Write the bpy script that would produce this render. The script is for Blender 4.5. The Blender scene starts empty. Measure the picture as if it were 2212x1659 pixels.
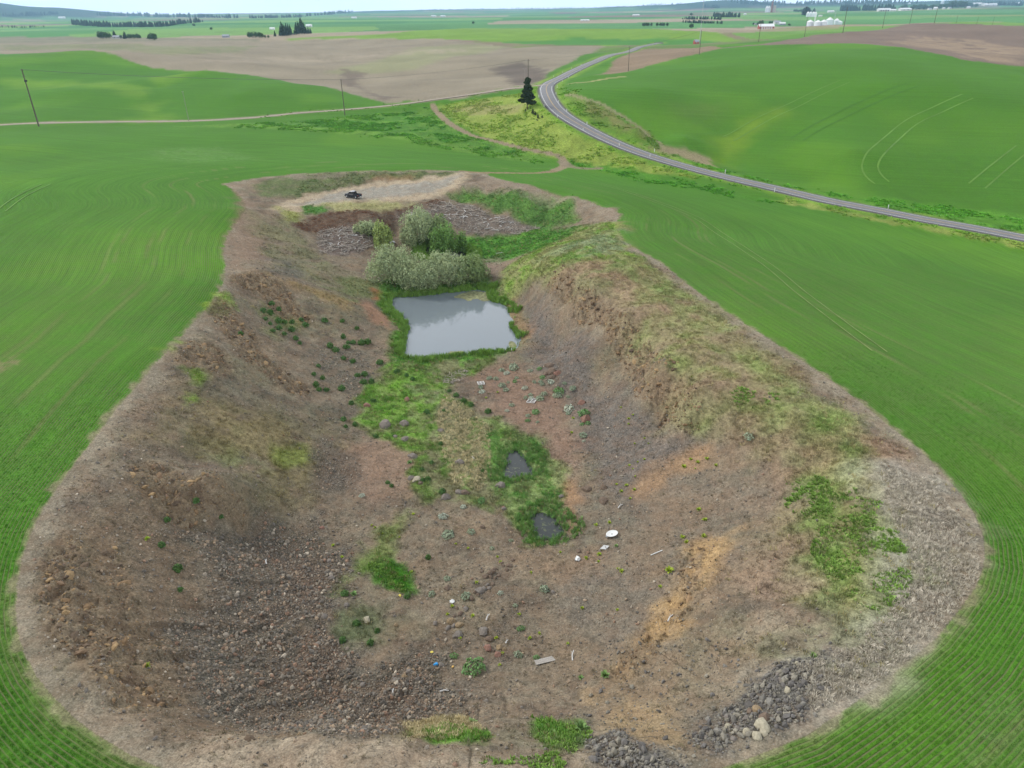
import bpy, math, random, time
import numpy as np
from mathutils import Vector, Matrix
T0 = time.time()
R = math.radians
rng = np.random.default_rng(7)
random.seed(7)
scn = bpy.context.scene
col = scn.collection

# ------------------------------------------------------------------ camera
H = 56.0; FPX = 1548.5; PITCH = 27.65; ROLL = -0.75      # FPX: focal length for a picture 2212 wide
cam_d = bpy.data.cameras.new('camera'); cam = bpy.data.objects.new('camera', cam_d); col.objects.link(cam)
cam_d.sensor_width = 36; cam_d.lens = 36 * FPX / 2212.0; cam_d.clip_start = 0.5; cam_d.clip_end = 60000
cam.location = (0, 0, H)
CM = Matrix.Rotation(R(90 - PITCH), 3, 'X') @ Matrix.Rotation(R(ROLL), 3, 'Z')
cam.rotation_euler = CM.to_euler()
scn.camera = cam
CMn = np.array(CM)

# ------------------------------------------------------------------ world, sun, exposure
SUN_EL, SUN_AZ = 42.0, -68.0        # azimuth measured from the view direction, negative = left
w = bpy.data.worlds.new('World'); scn.world = w; w.use_nodes = True
nt = w.node_tree; nt.nodes.clear()
out = nt.nodes.new('ShaderNodeOutputWorld'); bg = nt.nodes.new('ShaderNodeBackground')
sky = nt.nodes.new('ShaderNodeTexSky'); sky.sky_type = 'NISHITA'; sky.sun_disc = False
sky.sun_elevation = R(SUN_EL); sky.sun_rotation = R(SUN_AZ); sky.air_density = 1.0; sky.dust_density = 2.0
tc = nt.nodes.new('ShaderNodeTexCoord')
mp = nt.nodes.new('ShaderNodeMapping'); mp.inputs['Scale'].default_value = (1.0, 1.0, 2.6)
cn = nt.nodes.new('ShaderNodeTexNoise'); cn.inputs['Scale'].default_value = 2.2; cn.inputs['Detail'].default_value = 7
cr = nt.nodes.new('ShaderNodeValToRGB')
cr.color_ramp.elements[0].position = 0.30; cr.color_ramp.elements[0].color = (6.8, 7.25, 7.9, 1)
cr.color_ramp.elements[1].position = 0.70; cr.color_ramp.elements[1].color = (10.0, 10.2, 10.5, 1)
# the cloud deck is brighter low over the horizon, all the way round
sep = nt.nodes.new('ShaderNodeSeparateXYZ'); hr = nt.nodes.new('ShaderNodeMapRange')
hr.inputs['From Min'].default_value = 0.0; hr.inputs['From Max'].default_value = 0.8
hr.inputs['To Min'].default_value = 4.6; hr.inputs['To Max'].default_value = 1.0
vm = nt.nodes.new('ShaderNodeVectorMath'); vm.operation = 'SCALE'
mx = nt.nodes.new('ShaderNodeMixRGB'); mx.inputs['Fac'].default_value = 0.86
L = nt.links.new
L(tc.outputs['Generated'], mp.inputs['Vector']); L(mp.outputs['Vector'], cn.inputs['Vector']); L(cn.outputs['Fac'], cr.inputs['Fac'])
L(tc.outputs['Generated'], sep.inputs[0]); L(sep.outputs['Z'], hr.inputs['Value'])
L(cr.outputs['Color'], vm.inputs[0]); L(hr.outputs['Result'], vm.inputs['Scale'])
L(sky.outputs['Color'], mx.inputs[1]); L(vm.outputs['Vector'], mx.inputs[2])
L(mx.outputs['Color'], bg.inputs['Color']); bg.inputs['Strength'].default_value = 0.062
L(bg.outputs['Background'], out.inputs['Surface'])
sd_ = bpy.data.lights.new('sun', 'SUN'); sun = bpy.data.objects.new('sun', sd_); col.objects.link(sun)
sd_.energy = 2.0; sd_.angle = R(10); sd_.color = (1.0, 0.96, 0.9)
az, el = R(SUN_AZ), R(SUN_EL)
to_sun = Vector((math.sin(az) * math.cos(el), math.cos(az) * math.cos(el), math.sin(el)))
sun.rotation_euler = to_sun.to_track_quat('Z', 'Y').to_euler()
scn.view_settings.view_transform = 'Standard'; scn.view_settings.look = 'None'
scn.view_settings.exposure = 0.28; scn.view_settings.gamma = 1.0; scn.view_settings.use_curve_mapping = False
scn.render.engine = 'CYCLES'
scn.cycles.max_bounces = 5; scn.cycles.diffuse_bounces = 2; scn.cycles.glossy_bounces = 2
scn.cycles.transmission_bounces = 3; scn.cycles.transparent_max_bounces = 4; scn.cycles.volume_bounces = 0

# ------------------------------------------------------------------ picture rays (pixels of a 2212 x 1659 picture)
def rays(uv):
    uv = np.atleast_2d(np.asarray(uv, float))
    d = np.stack([(uv[:, 0] - 1106) / FPX, -(uv[:, 1] - 829.5) / FPX, -np.ones(len(uv))], 1)
    return d @ CMn.T
def atz(u, v, z):
    d = rays([(u, v)])[0]; t = (z - H) / d[2]
    return np.array([d[0] * t, d[1] * t, z])
def project(P):
    q = (np.asarray(P) - np.array([0, 0, H])) @ CMn
    return 1106 + FPX * q[..., 0] / -q[..., 2], 829.5 - FPX * q[..., 1] / -q[..., 2]

# ------------------------------------------------------------------ noise
def _h(ix, iy, s):
    n = (ix * 374761393 + iy * 668265263 + s * 1442695041) & 0xFFFFFFFF
    n = ((n ^ (n >> 13)) * 1274126177) & 0xFFFFFFFF
    return ((n ^ (n >> 16)) & 0xFFFF) / 65535.0
def vnoise(x, y, s=0):
    xi = np.floor(x).astype(np.int64); yi = np.floor(y).astype(np.int64)
    fx = x - xi; fy = y - yi; fx = fx * fx * fx * (fx * (fx * 6 - 15) + 10); fy = fy * fy * fy * (fy * (fy * 6 - 15) + 10)
    a = _h(xi, yi, s); b = _h(xi + 1, yi, s); c = _h(xi, yi + 1, s); d = _h(xi + 1, yi + 1, s)
    return (a + (b - a) * fx) * (1 - fy) + (c + (d - c) * fx) * fy
def fbm(x, y, sc, o=4, s=0):
    r = 0; a = 1; t = 0
    for k in range(o):
        f = 2 ** k / sc; th = 0.6 * k + 0.4
        r = r + a * vnoise(x * f * math.cos(th) - y * f * math.sin(th) + 17.3 * k, x * f * math.sin(th) + y * f * math.cos(th) + 5.1 * k, s + k); t += a; a *= 0.5
    return r / t * 2 - 1
def sstep(a, b, x):
    t = np.clip((x - a) / (b - a), 0, 1); return t * t * (3 - 2 * t)

# ------------------------------------------------------------------ terrain control points (u, v, height)
CP = [
 # plateau round the pit
 (0,1659,0),(0,1300,0),(37,1310,0),(0,1000,0),(100,1095,0),(250,885,0),(0,800,1),(375,745,.2),(0,600,2),(200,600,2),(482,612,-.3),
 (350,500,1.2),(530,450,-.7),(0,420,2),(250,400,1),(483,397,-1.2),(0,320,-1),(350,1659,0),(600,1659,.3),(900,1659,.2),(1100,1659,0),
 (700,300,-6),(900,330,-6),(1190,365,-9),(400,300,-4),(620,340,-3),(1215,345,-12),(1280,362,-13),(1050,376,-4),(1320,450,-3),(1500,500,-7),(1800,560,-12),
 (2212,640,-14),(2212,800,-6),(1740,785,-1),(2000,700,-7),(1480,610,-2),(2212,1100,-1.5),(2127,1210,-.3),(2212,1500,.5),(1560,1659,0),(1900,1600,.3),(1385,545,-2),
 (1600,450,-13),(1900,510,-18),(1400,400,-13),(1320,380,-12),(1150,372,-8),(2020,1015,-.8),(1860,870,-1),(1340,480,-2.5),
 # left valley, gravel road, hills
 (0,277,-5),(300,270,-7),(640,256,-8),(850,236,-4),(1000,214,1),(1160,188,6),(0,230,-2),(0,180,6),(0,122,18),(200,113,18),(330,150,8),
 (400,156,6),(340,200,0),(440,154,12),(600,180,6),(850,222,-3),(300,235,-4),(150,200,4),(520,210,2),
 (250,92,5),(0,95,4),(560,110,4),(700,130,2),(750,180,-5),(900,170,1),(1000,120,7),(1200,130,6),(1100,180,3),(860,210,-6),(600,92,5),(800,100,4),
 (560,84,9),(800,73,14),(1000,63,19),(1300,66,19),(1500,70,17),(1500,90,9),(1300,92,8),
 (1050,57,2),(700,64,0),(400,72,0),(100,78,2),(1400,60,3),(1600,66,6),(0,66,-4),(900,50,0),(1500,52,4),
 (960,250,-6),(1060,300,-9),(1100,240,-1),(1050,270,-5),(1150,300,-7),
 # highway
 (1410,95,8),(1320,118,8),(1250,145,7),(1195,170,6),(1180,200,5),(1200,245,2),(1250,275,-2),(1300,300,-5),(1400,335,-9),(1500,365,-13),(1600,390,-16),
 (1700,412,-18),(1800,436,-19),(2000,475,-21),(2212,515,-23),(1700,440,-20),(2000,505,-23),(2212,545,-25),
 # right hill
 (1240,178,7),(1230,210,7.5),(1300,235,4),(1380,280,-1),(1400,312,-9),(1560,356,-17),(1750,392,-20),(2000,442,-22),(2212,462,-24),(1280,160,12),(1520,109,17),(1650,99,19),(1850,98,20),
 (2000,111,19),(2212,142,15),(1700,250,0),(1900,250,1),(1500,200,7),(1750,170,14),(2100,300,-6),(2212,300,-5),(1550,290,-8),(1600,330,-14),(1480,300,-6),
 (1400,200,9),(1340,140,9),(1900,180,14),(2100,200,11),(1640,210,6),(1850,330,-9),
 (1660,91,18),(1850,80,20),(1740,80,19),(1970,52,25),(2100,53,26),(2212,58,26),(2100,100,17),(2212,120,14),(1900,65,24),(2000,90,19),
 (1800,66,8),(1900,50,6),(2100,45,6),(2212,48,8),(1700,60,2),(1800,42,6),(2000,36,8),
 # pit, north part
 (560,387,-1.5),(700,376,-1.5),(800,373,-1.5),(900,372,-2),(980,372,-3),(640,425,-4.2),(780,398,-4),(880,388,-4),(620,445,-4.6),(763,425,-4.3),(900,412,-4.1),
 (970,393,-4),(1000,382,-3.8),(650,480,-7),(700,475,-7),(800,466,-5.8),(900,452,-5.8),(960,437,-5.2),(1010,445,-7),(1090,472,-9.5),(1160,492,-11.5),(700,540,-11),(740,510,-9.5),(790,545,-12.5),
 (850,510,-13.5),(815,600,-14),(920,635,-15.7),(900,545,-14.8),(1040,540,-14),(1100,530,-13),(1200,505,-10),(1240,480,-8),(1060,600,-14),(1050,640,-15.6),
 (1000,402,-3.3),(1230,428,-3),(1000,436,-7.5),(1110,413,-3),(1180,480,-10.8),(1080,460,-9),(1290,455,-4.5),
 (1200,545,-4.5),(1075,620,-14),(1130,560,-9.5),(1250,505,-5.5),(1325,500,-2.6),(1140,600,-8.5),
 # pit, left wall
 (560,450,-3),(600,500,-6),(640,560,-8.5),(560,570,-3.2),(495,560,-1),(500,590,-1.3),(560,590,-2),(650,612,-6),(740,660,-10.3),(820,700,-14.5),(700,600,-9.5),(770,640,-13),
 (600,680,-8.5),(700,720,-12),(800,765,-15),(600,750,-8.5),(490,770,-3.5),(450,720,-1.8),(520,650,-2.5),(555,640,-5),(700,850,-13.5),(760,900,-15.2),(650,950,-12),
 (550,900,-8.5),(450,850,-4.5),(395,800,-1.8),(340,900,-1.8),(290,960,-1.5),(400,1000,-5.5),(500,1000,-8.5),(600,1020,-11.5),(700,1010,-14),(680,1100,-14.2),
 (760,1050,-15),(500,1100,-9),(400,1130,-7.5),(490,1075,-7.0),(350,1070,-4.2),(250,1040,-1.2),(450,1180,-9.2),(300,1200,-4.5),(150,1180,-.8),(130,1260,-.8),(160,1350,-.9),
 (300,1350,-5),(450,1350,-10),(600,1300,-13),(700,1250,-15),(850,1250,-15.5),(600,1450,-12),(450,1480,-8.5),(300,1480,-3.6),(350,1530,-3.2),(225,1465,-.7),
 (330,1560,-.8),(470,1600,-.7),(640,1583,-.4),(640,1560,-11),(540,1595,-.6),(540,1565,-9.5),(800,1562,-11),(900,1562,-10.5),(720,1592,-.5),(800,1600,-.8),(870,1602,-1.2),
 (1000,1595,-5),(1000,1630,-1.4),(1150,1575,-7.5),(1150,1640,-1.2),(1250,1600,-4),(1250,1650,-.6),(1350,1600,-2.6),(1500,1550,-4),(1600,1550,-1.5),(1500,1620,-.7),
 (1700,1450,-1.4),(1600,1450,-5),(1400,1500,-9),(1300,1450,-12.5),(1350,1550,-7),(1150,1480,-14),(1000,1450,-14.5),(1000,1520,-12.5),(850,1450,-13.5),
 (1000,1300,-15.5),(1200,1300,-14.8),(1400,1300,-12.3),(1500,1300,-9),(1500,1200,-10),(1600,1200,-7.5),(1650,1300,-4.5),(1800,1200,-2.5),(1850,1350,-.9),
 (1950,1150,-.5),(1850,1000,-1),(1750,1100,-4),(1650,1100,-7.5),(1500,1100,-11),(1350,1150,-14),(1250,1100,-15.6),(1600,1000,-7),(1500,960,-8.5),(1560,900,-4.5),
 (1700,900,-1.6),(1600,800,-1.5),(1480,850,-3.6),(1430,780,-2.8),(1350,680,-2.4),(1270,620,-2.4),(1210,590,-3),(1450,905,-9.5),(1370,850,-10),(1340,765,-8.5),(1265,700,-8.5),
 (1220,655,-8),(1350,950,-13.3),(1280,850,-14),(1200,750,-15),(1140,690,-15.5),(1112,650,-14.8),(1500,700,-1.6),(1400,620,-1.9),
 # marsh and ponds
 (980,700,-17.2),(875,780,-15.7),(1100,770,-15.7),(900,850,-15.6),(1000,900,-15.7),(850,950,-15.3),(1000,1000,-16),(950,1065,-15.2),(1060,960,-16.2),(1120,1010,-16.8),
 (1170,1140,-16.8),(1215,1050,-16),(1100,1110,-15.9),(1225,1160,-15.3),(1130,1185,-15.7),(840,700,-15.5),(1060,850,-15.5),(1180,900,-15.3),
]
P = np.array([atz(*c) for c in CP])
P = np.vstack([P, [(-60, 5, 0), (60, 5, 0), (0, 5, 0), (0, -40, 0), (-120, 40, 1), (130, 60, 1), (-300, 100, 2), (300, 100, -20), (-600, 250, 0), (600, 300, -10), (0, 22, .2), (-30, 25, .2), (30, 25, .2),
     (-1500, 900, 0), (1600, 1000, 10)]])
N = len(P)
D = np.hypot(P[:, None, 0] - P[None, :, 0], P[:, None, 1] - P[None, :, 1])
A = np.zeros((N + 1, N + 1)); A[:N, :N] = -np.sqrt(D * D + 1.0) + 0; A[N, :N] = 1; A[:N, N] = 1
A[np.arange(N), np.arange(N)] += 0.25 * 0
WT = np.linalg.solve(A, np.append(P[:, 2], 0))
def rbf(x, y):
    sh = x.shape; x = x.ravel().astype(np.float32); y = y.ravel().astype(np.float32)
    r = np.full(x.shape, WT[N], np.float64)
    for s in range(0, len(x), 40000):
        xs = x[s:s + 40000]; ys = y[s:s + 40000]
        d = -np.sqrt((xs[:, None] - P[None, :, 0].astype(np.float32)) ** 2 + (ys[:, None] - P[None, :, 1].astype(np.float32)) ** 2 + 1.0)
        r[s:s + 40000] += d @ WT[:N]
    return r.reshape(sh)

# ------------------------------------------------------------------ polygon helpers (plan view, metres)
def seg_dist(x, y, line):
    best = np.full(x.shape, 1e9); arg = np.zeros(x.shape)
    acc = 0.0
    for (a, b) in zip(line[:-1], line[1:]):
        dx, dy = b[0] - a[0], b[1] - a[1]; l2 = dx * dx + dy * dy + 1e-9
        t = np.clip(((x - a[0]) * dx + (y - a[1]) * dy) / l2, 0, 1)
        d = np.hypot(x - a[0] - t * dx, y - a[1] - t * dy)
        m = d < best; best = np.where(m, d, best); arg = np.where(m, acc + t * math.sqrt(l2), arg); acc += math.sqrt(l2)
    return best, arg
def inside(x, y, poly):
    r = np.zeros(x.shape, bool); n = len(poly)
    for i in range(n):
        a = poly[i]; b = poly[(i + 1) % n]
        if a[1] == b[1]: continue
        c = ((a[1] > y) != (b[1] > y)) & (x < (b[0] - a[0]) * (y - a[1]) / (b[1] - a[1]) + a[0])
        r ^= c
    return r
def sdist(x, y, poly, pad=None):      # positive outside, negative inside
    res = np.full(x.shape, 1e6); pts = np.array(poly)
    if pad is None: m = np.ones(x.shape, bool)
    else: m = (x > pts[:, 0].min() - pad) & (x < pts[:, 0].max() + pad) & (y > pts[:, 1].min() - pad) & (y < pts[:, 1].max() + pad)
    if not m.any(): return res
    xs, ys = x[m], y[m]
    d, _ = seg_dist(xs, ys, list(poly) + [poly[0]])
    res[m] = np.where(inside(xs, ys, poly), -d, d); return res
def catmull(pts, n=6, closed=False):
    p = [np.array(q, float) for q in pts]; o = []
    m = len(p)
    for i in range(m if closed else m - 1):
        if closed: a, b, c, d = p[i - 1], p[i], p[(i + 1) % m], p[(i + 2) % m]
        else: a, b, c, d = p[max(i - 1, 0)], p[i], p[i + 1], p[min(i + 2, m - 1)]
        for k in range(n):
            t = k / n; o.append(.5 * (2 * b + (c - a) * t + (2 * a - 5 * b + 4 * c - d) * t * t + (3 * b - a - 3 * c + d) * t ** 3))
    if not closed: o.append(p[-1])
    return o

# ------------------------------------------------------------------ terrain grid (polar about the camera's foot, fine where it is seen large)
def arange_mid(a, b, s): return np.arange(a, b, s)
angs = np.concatenate([np.arange(R(72), R(19), -.00165), np.arange(R(19), R(0.9), -.0011), np.arange(R(0.9), R(0.125), -.00032)])
rad = H / np.tan(angs)
azs = np.concatenate([np.linspace(R(-75), R(-48.5), 45)[:-1], np.arange(R(-48.5), R(48.5), .00185), np.linspace(R(48.5), R(75), 45)])
NR, NA = len(rad), len(azs)
RR, AA = np.meshgrid(rad, azs, indexing='ij')
X = RR * np.sin(AA); Y = RR * np.cos(AA)
print('grid', NR, NA, NR * NA, time.time() - T0)

rim_px = [(483,397),(512,415),(530,437),(531,455),(513,478),(490,510),(483,540),(487,580),(482,612),(460,650),(420,695),(375,745),(330,790),(290,840),(250,885),(205,945),
 (165,995),(130,1045),(95,1095),(68,1150),(48,1205),(37,1260),(33,1310),(38,1365),(52,1410),(75,1455),(110,1500),(160,1550),(215,1590),(280,1630),(350,1659),(480,1715),(700,1790),
 (1000,1830),(1300,1790),(1450,1710),(1560,1659),(1640,1630),(1740,1590),(1830,1530),(1900,1480),(1960,1430),(2020,1380),(2070,1320),(2110,1265),(2127,1210),(2125,1160),
 (2105,1110),(2070,1060),(2030,1015),(1980,965),(1920,920),(1860,870),(1800,825),(1740,785),(1680,745),(1610,700),(1540,655),(1480,610),(1430,570),(1385,545),(1345,520),
 (1328,495),(1333,475),(1338,462),(1320,450),(1280,437),(1230,425),(1170,412),(1110,395),(1060,382),(1050,376),(1000,371),(880,369),(760,371),(640,376),(560,384)]
def rimz(u, v):
    for _ in range(1): pass
    z = 0.0
    for k in range(25):
        p = atz(u, v, z); z = .5 * z + .5 * float(rbf(np.array([p[0]]), np.array([p[1]]))[0])
    return atz(u, v, z)[:2]
rim = [rimz(*q) for q in rim_px]

Z = rbf(X, Y)
print('rbf', time.time() - T0)
far = sstep(1500, 2900, RR)
zf = 2 + 9 * fbm(X, Y, 1100, 3, 5) + 10 * fbm(X, Y, 3500, 2, 9)
zf = zf + 14 * sstep(1200, 4500, X) * sstep(1500, 3500, Y) * (1 - sstep(6000, 9000, RR))
Z = Z * (1 - far) + zf * far
azd = np.degrees(AA)
def bump(a0, wl, wr, r0, wr0, h):
    return h * np.exp(-(np.where(azd < a0, (azd - a0) / wl, (azd - a0) / wr)) ** 2) * np.exp(-((RR - r0) / wr0) ** 2)
hills = (bump(-33, 8, 2.7, 14500, 3000, 235) + bump(-28.9, 2.0, 3.3, 15500, 2600, 135) + bump(-21, 4, 6, 16500, 2500, 22) + bump(15.2, 3.6, 3.4, 14500, 2500, 125) + bump(22, 4, 7, 14000, 2300, 70) + bump(9, 4, 5, 15500, 2300, 45)
       + bump(2, 12, 10, 19000, 2800, 35) + bump(31, 5, 8, 14500, 2300, 80) + bump(-8, 12, 8, 19000, 3000, 22))
rough = fbm(X, Y, 2600, 4, 33)
Z = Z + hills * (1 + .16 * rough) + sstep(9000, 15000, RR) * 14 * fbm(X, Y, 1700, 3, 71)

rowd = sdist(X, Y, rim, 420)              # distance from the edge of the crop; inside the pit negative
inpit = rowd < 0
near = 1 - sstep(250, 500, RR)
Z += sstep(330, 460, RR) * (1 - sstep(1400, 2200, RR)) * (5.5 * fbm(X, Y, 210, 2, 151) + 1.1 * fbm(X, Y, 60, 2, 152))
# small relief
Z += inpit * sstep(0, 4, -rowd) * (.35 * fbm(X, Y, 7, 4, 3) + .16 * fbm(X, Y, 1.6, 3, 8)) + (~inpit) * near * .12 * fbm(X, Y, 14, 2, 4)
# runnels running down the pit walls, from the rim distance
Z += inpit * sstep(3, 9, -rowd) * .22 * fbm(X * .9, Y * .9, 2.6, 2, 61) * (.5 + .5 * fbm(X, Y, 15, 2, 62))

ipm = inpit & (rowd > -60)
rarc = np.zeros(X.shape); rarc[ipm] = seg_dist(X[ipm], Y[ipm], rim + [rim[0]])[1]
rarc += 3 * fbm(X, Y, 9, 3, 140)
gul = 1 - 2 * np.abs(fbm(rarc, rowd * .16, 3.2, 3, 141))
gmask = inpit * sstep(3, 9, -rowd) * (1 - sstep(20, 32, -rowd))
Z += gmask * .42 * (gul - .5)
# first pass: rays against the grid so that picture points can be turned into places
def make_hit():
    def hit(uv):
        d = rays(uv); a = np.arctan2(d[:, 0], d[:, 1]); s = d[:, 2] / np.hypot(d[:, 0], d[:, 1])
        o = []
        for ai, si in zip(a, s):
            j = np.interp(ai, azs, np.arange(NA)); j0 = int(min(max(j, 0), NA - 2)); f = min(max(j - j0, 0), 1)
            zc = Z[:, j0] * (1 - f) + Z[:, j0 + 1] * f
            g = H + si * rad - zc
            k = np.argmax(g < 0)
            if g[k] >= 0: k = NR - 1
            k = max(k, 1); t = g[k - 1] / (g[k - 1] - g[k] + 1e-12); t = min(max(t, 0), 1)
            r = rad[k - 1] + t * (rad[k] - rad[k - 1])
            o.append((r * math.sin(ai), r * math.cos(ai), zc[k - 1] + t * (zc[k] - zc[k - 1])))
        return np.array(o)
    return hit
hit = make_hit()
def ground_z(x, y):
    x = np.atleast_1d(np.asarray(x, float)); y = np.atleast_1d(np.asarray(y, float))
    r = np.hypot(x, y); a = np.arctan2(x, y)
    i = np.clip(np.interp(r, rad, np.arange(NR)), 0, NR - 1.001); j = np.clip(np.interp(a, azs, np.arange(NA)), 0, NA - 1.001)
    i0 = i.astype(int); j0 = j.astype(int); fi = i - i0; fj = j - j0
    return (Z[i0, j0] * (1 - fi) + Z[i0 + 1, j0] * fi) * (1 - fj) + (Z[i0, j0 + 1] * (1 - fi) + Z[i0 + 1, j0 + 1] * fi) * fj
def plan(px): return [tuple(p[:2]) for p in hit(px)]

# rocky outcrops: broken steps pushed out of the walls
OUT = [([(520,605),(560,600),(600,640),(640,690)], 4.5, 1.0), ([(470,660),(520,730),(560,780),(640,840)], 4.0, .8), ([(400,770),(440,750),(470,790)], 3.5, .8),
       ([(1200,595),(1235,640),(1290,672),(1345,715),(1372,765),(1400,830),(1440,880),(1490,905)], 2.7, 1.0), ([(1250,660),(1310,690),(1350,760)], 1.8, .8),([(1380,740),(1440,810),(1500,870)], 2.6, .7),
       ([(330,1020),(370,1075),(400,1100)], 4.0, .9), ([(420,1062),(500,1085)], 2.6, .8), ([(150,1180),(130,1250),(170,1340),(240,1420),(300,1500)], 3.2, .75),
       ([(200,1200),(240,1330),(330,1430)], 4, .6), ([(1500,1180),(1480,1290),(1420,1360),(1360,1440)], 2.4, .6), ([(450,1598),(560,1595),(640,1583)], 1.2, .5)]
OUTM = np.zeros(X.shape)
for line, wd, am in OUT:
    pl = plan(line); pts = np.array(pl)
    m = (X > pts[:, 0].min() - 12) & (X < pts[:, 0].max() + 12) & (Y > pts[:, 1].min() - 12) & (Y < pts[:, 1].max() + 12)
    d, _ = seg_dist(X[m], Y[m], pl)
    OUTM[m] = np.maximum(OUTM[m], am * (1 - sstep(wd * .45, wd * 1.15, d + 1.2 * fbm(X[m], Y[m], 3, 3, 12))))
m = OUTM > 0
bx, by = X[m], Y[m]
blk = vnoise(bx / 1.1 + .4 * vnoise(bx, by, 3), by / 1.1, 41); blk2 = vnoise(bx / .45, by / .45, 43)
rid = 1 - np.abs(fbm(bx, by, 2.4, 3, 44)) * 2
st = (np.floor(blk * 4) / 4 - .4) * 1.1 + (np.floor(blk2 * 3) / 3 - .4) * .38 + rid * .45 - .3
Z[m] += OUTM[m] * st * 1.15

# ponds
pond_px = [(848,645),(868,641),(900,640),(960,634),(1010,627),(1048,628),(1062,648),(1092,660),(1105,690),(1112,715),(1122,735),(1112,752),(1060,762),(1000,768),(930,775),(872,776),(870,750),(876,715),(870,690),(845,668)]
small_px = [[(1098,985),(1120,978),(1142,1008),(1150,1022),(1125,1030),(1098,1032),(1090,1015)], [(1148,1125),(1160,1110),(1195,1112),(1206,1130),(1212,1150),(1190,1165),(1160,1160)],[(930,530),(1000,545),(1010,560),(960,566),(915,548)]]
PONDS = [([tuple(atz(*q, -16.0)[:2]) for q in pond_px], -16.0)] + [([tuple(atz(*q, zz)[:2]) for q in s], zz) for s, zz in zip(small_px, (-16.6, -16.6, -14.6))]
def ragged(pl):
    q = np.array(catmull(pl, 5, True)); n_ = .9 * fbm(q[:, 0], q[:, 1], 3.0, 3, 171); c0_ = q.mean(0); dd = q - c0_; return [tuple(p_) for p_ in q + dd / np.linalg.norm(dd, axis=1, keepdims=True) * n_[:, None]]
PONDS = [(ragged(pl), zz) for pl, zz in PONDS]
PD = []
for pl, zz in PONDS:
    d = sdist(X, Y, pl, 14); PD.append(d)
    tgt = zz + np.clip((d - .15) * .28, -1.3, 3)
    k = 1 - sstep(1.2, 8, d) if zz == -16.0 else 1 - sstep(.5, 4, d)
    k = np.where(d > 500, 0, k)
    Z[:] = Z * (1 - k) + tgt * k

# roads
hw_px = [(1425,92),(1400,96),(1380,101),(1350,109),(1320,118),(1285,131),(1250,146),(1222,158),(1200,170),(1186,183),(1180,198),(1182,215),(1192,235),(1210,254),(1235,270),(1265,285),
         (1300,301),(1350,320),(1400,337),(1500,366),(1600,391),(1700,413),(1800,435),(1900,454),(2000,473),(2100,493),(2212,513),(2400,546),(2600,578)]
hwc = catmull([rimz(*q) for q in hw_px], 8)
def resample(pl, step):
    pl = np.array(pl); s = np.concatenate([[0], np.cumsum(np.hypot(*np.diff(pl, axis=0).T))]); n = max(int(s[-1] / step), 2)
    q = np.linspace(0, s[-1], n); return np.stack([np.interp(q, s, pl[:, 0]), np.interp(q, s, pl[:, 1])], 1), q
def smooth(a, k):
    a = np.asarray(a, float); w_ = np.ones(k) / k; p = np.concatenate([np.full(k, a[0]), a, np.full(k, a[-1])]); return np.convolve(p, w_, 'same')[k:-k]
ROADS = {}
def carve(name, pl, half, step, sm, drop, sh):
    c, s = resample(pl, step)
    for _ in range(3): c[:, 0] = np.r_[c[0, 0], smooth(c[1:-1, 0], 3), c[-1, 0]]; c[:, 1] = np.r_[c[0, 1], smooth(c[1:-1, 1], 3), c[-1, 1]]
    zc = smooth(smooth(ground_z(c[:, 0], c[:, 1]), sm), sm)
    m = (X > c[:, 0].min() - 60) & (X < c[:, 0].max() + 60) & (Y > c[:, 1].min() - 60) & (Y < c[:, 1].max() + 60)
    line = c[::3] if len(c) > 60 else c
    d, t = seg_dist(X[m], Y[m], [tuple(q) for q in line])
    zr = np.interp(t, s, zc)
    k = 1 - sstep(half + 1, half + sh, d)
    Z[m] = Z[m] * (1 - k) + (zr - drop * (1 - sstep(half, half + 3, d))) * k
    ROADS[name] = (c, s, zc)
    return
gr_px = [(-150,284),(0,276),(150,271),(300,267),(450,265),(560,262),(640,257),(740,249),(850,237),(940,226),(1020,214),(1100,200),(1150,191),(1180,186)]
carve('gravel_road', catmull([rimz(*q) for q in gr_px], 6), 3.2, 5, 9, .25, 14)
carve('highway', hwc, 4.6, 5, 9, .35, 16)
print('terrain', time.time() - T0)
hwd = np.full(X.shape, 1e4)
mm = RR < 1500
c = ROADS['highway'][0][::3]
hwd[mm] = seg_dist(X[mm], Y[mm], [tuple(q) for q in c])[0]
grd = np.full(X.shape, 1e4)
grd[mm] = seg_dist(X[mm], Y[mm], [tuple(q) for q in ROADS['gravel_road'][0][::3]])[0]

# ------------------------------------------------------------------ ground colour (albedo of soil, stone, crop, grass; nothing to do with light)
KC = 0.80
def C(r, g, b):
    v = np.array([r, g, b]) / 255.0
    return np.where(v <= .04045, v / 12.92, ((v + .055) / 1.055) ** 2.4) * KC
CRP = np.where(RR < 1400, 1.0, 0.0)
COL = np.zeros(X.shape + (3,)); GR = np.zeros(X.shape); ST = np.zeros(X.shape); SO = np.zeros(X.shape)   # grass, stone, soil weights
n1 = fbm(X, Y, 9, 4, 20); n2 = fbm(X, Y, 2.2, 3, 21); n3 = fbm(X, Y, 60, 3, 22); n4 = fbm(X, Y, 28, 3, 23)
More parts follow.
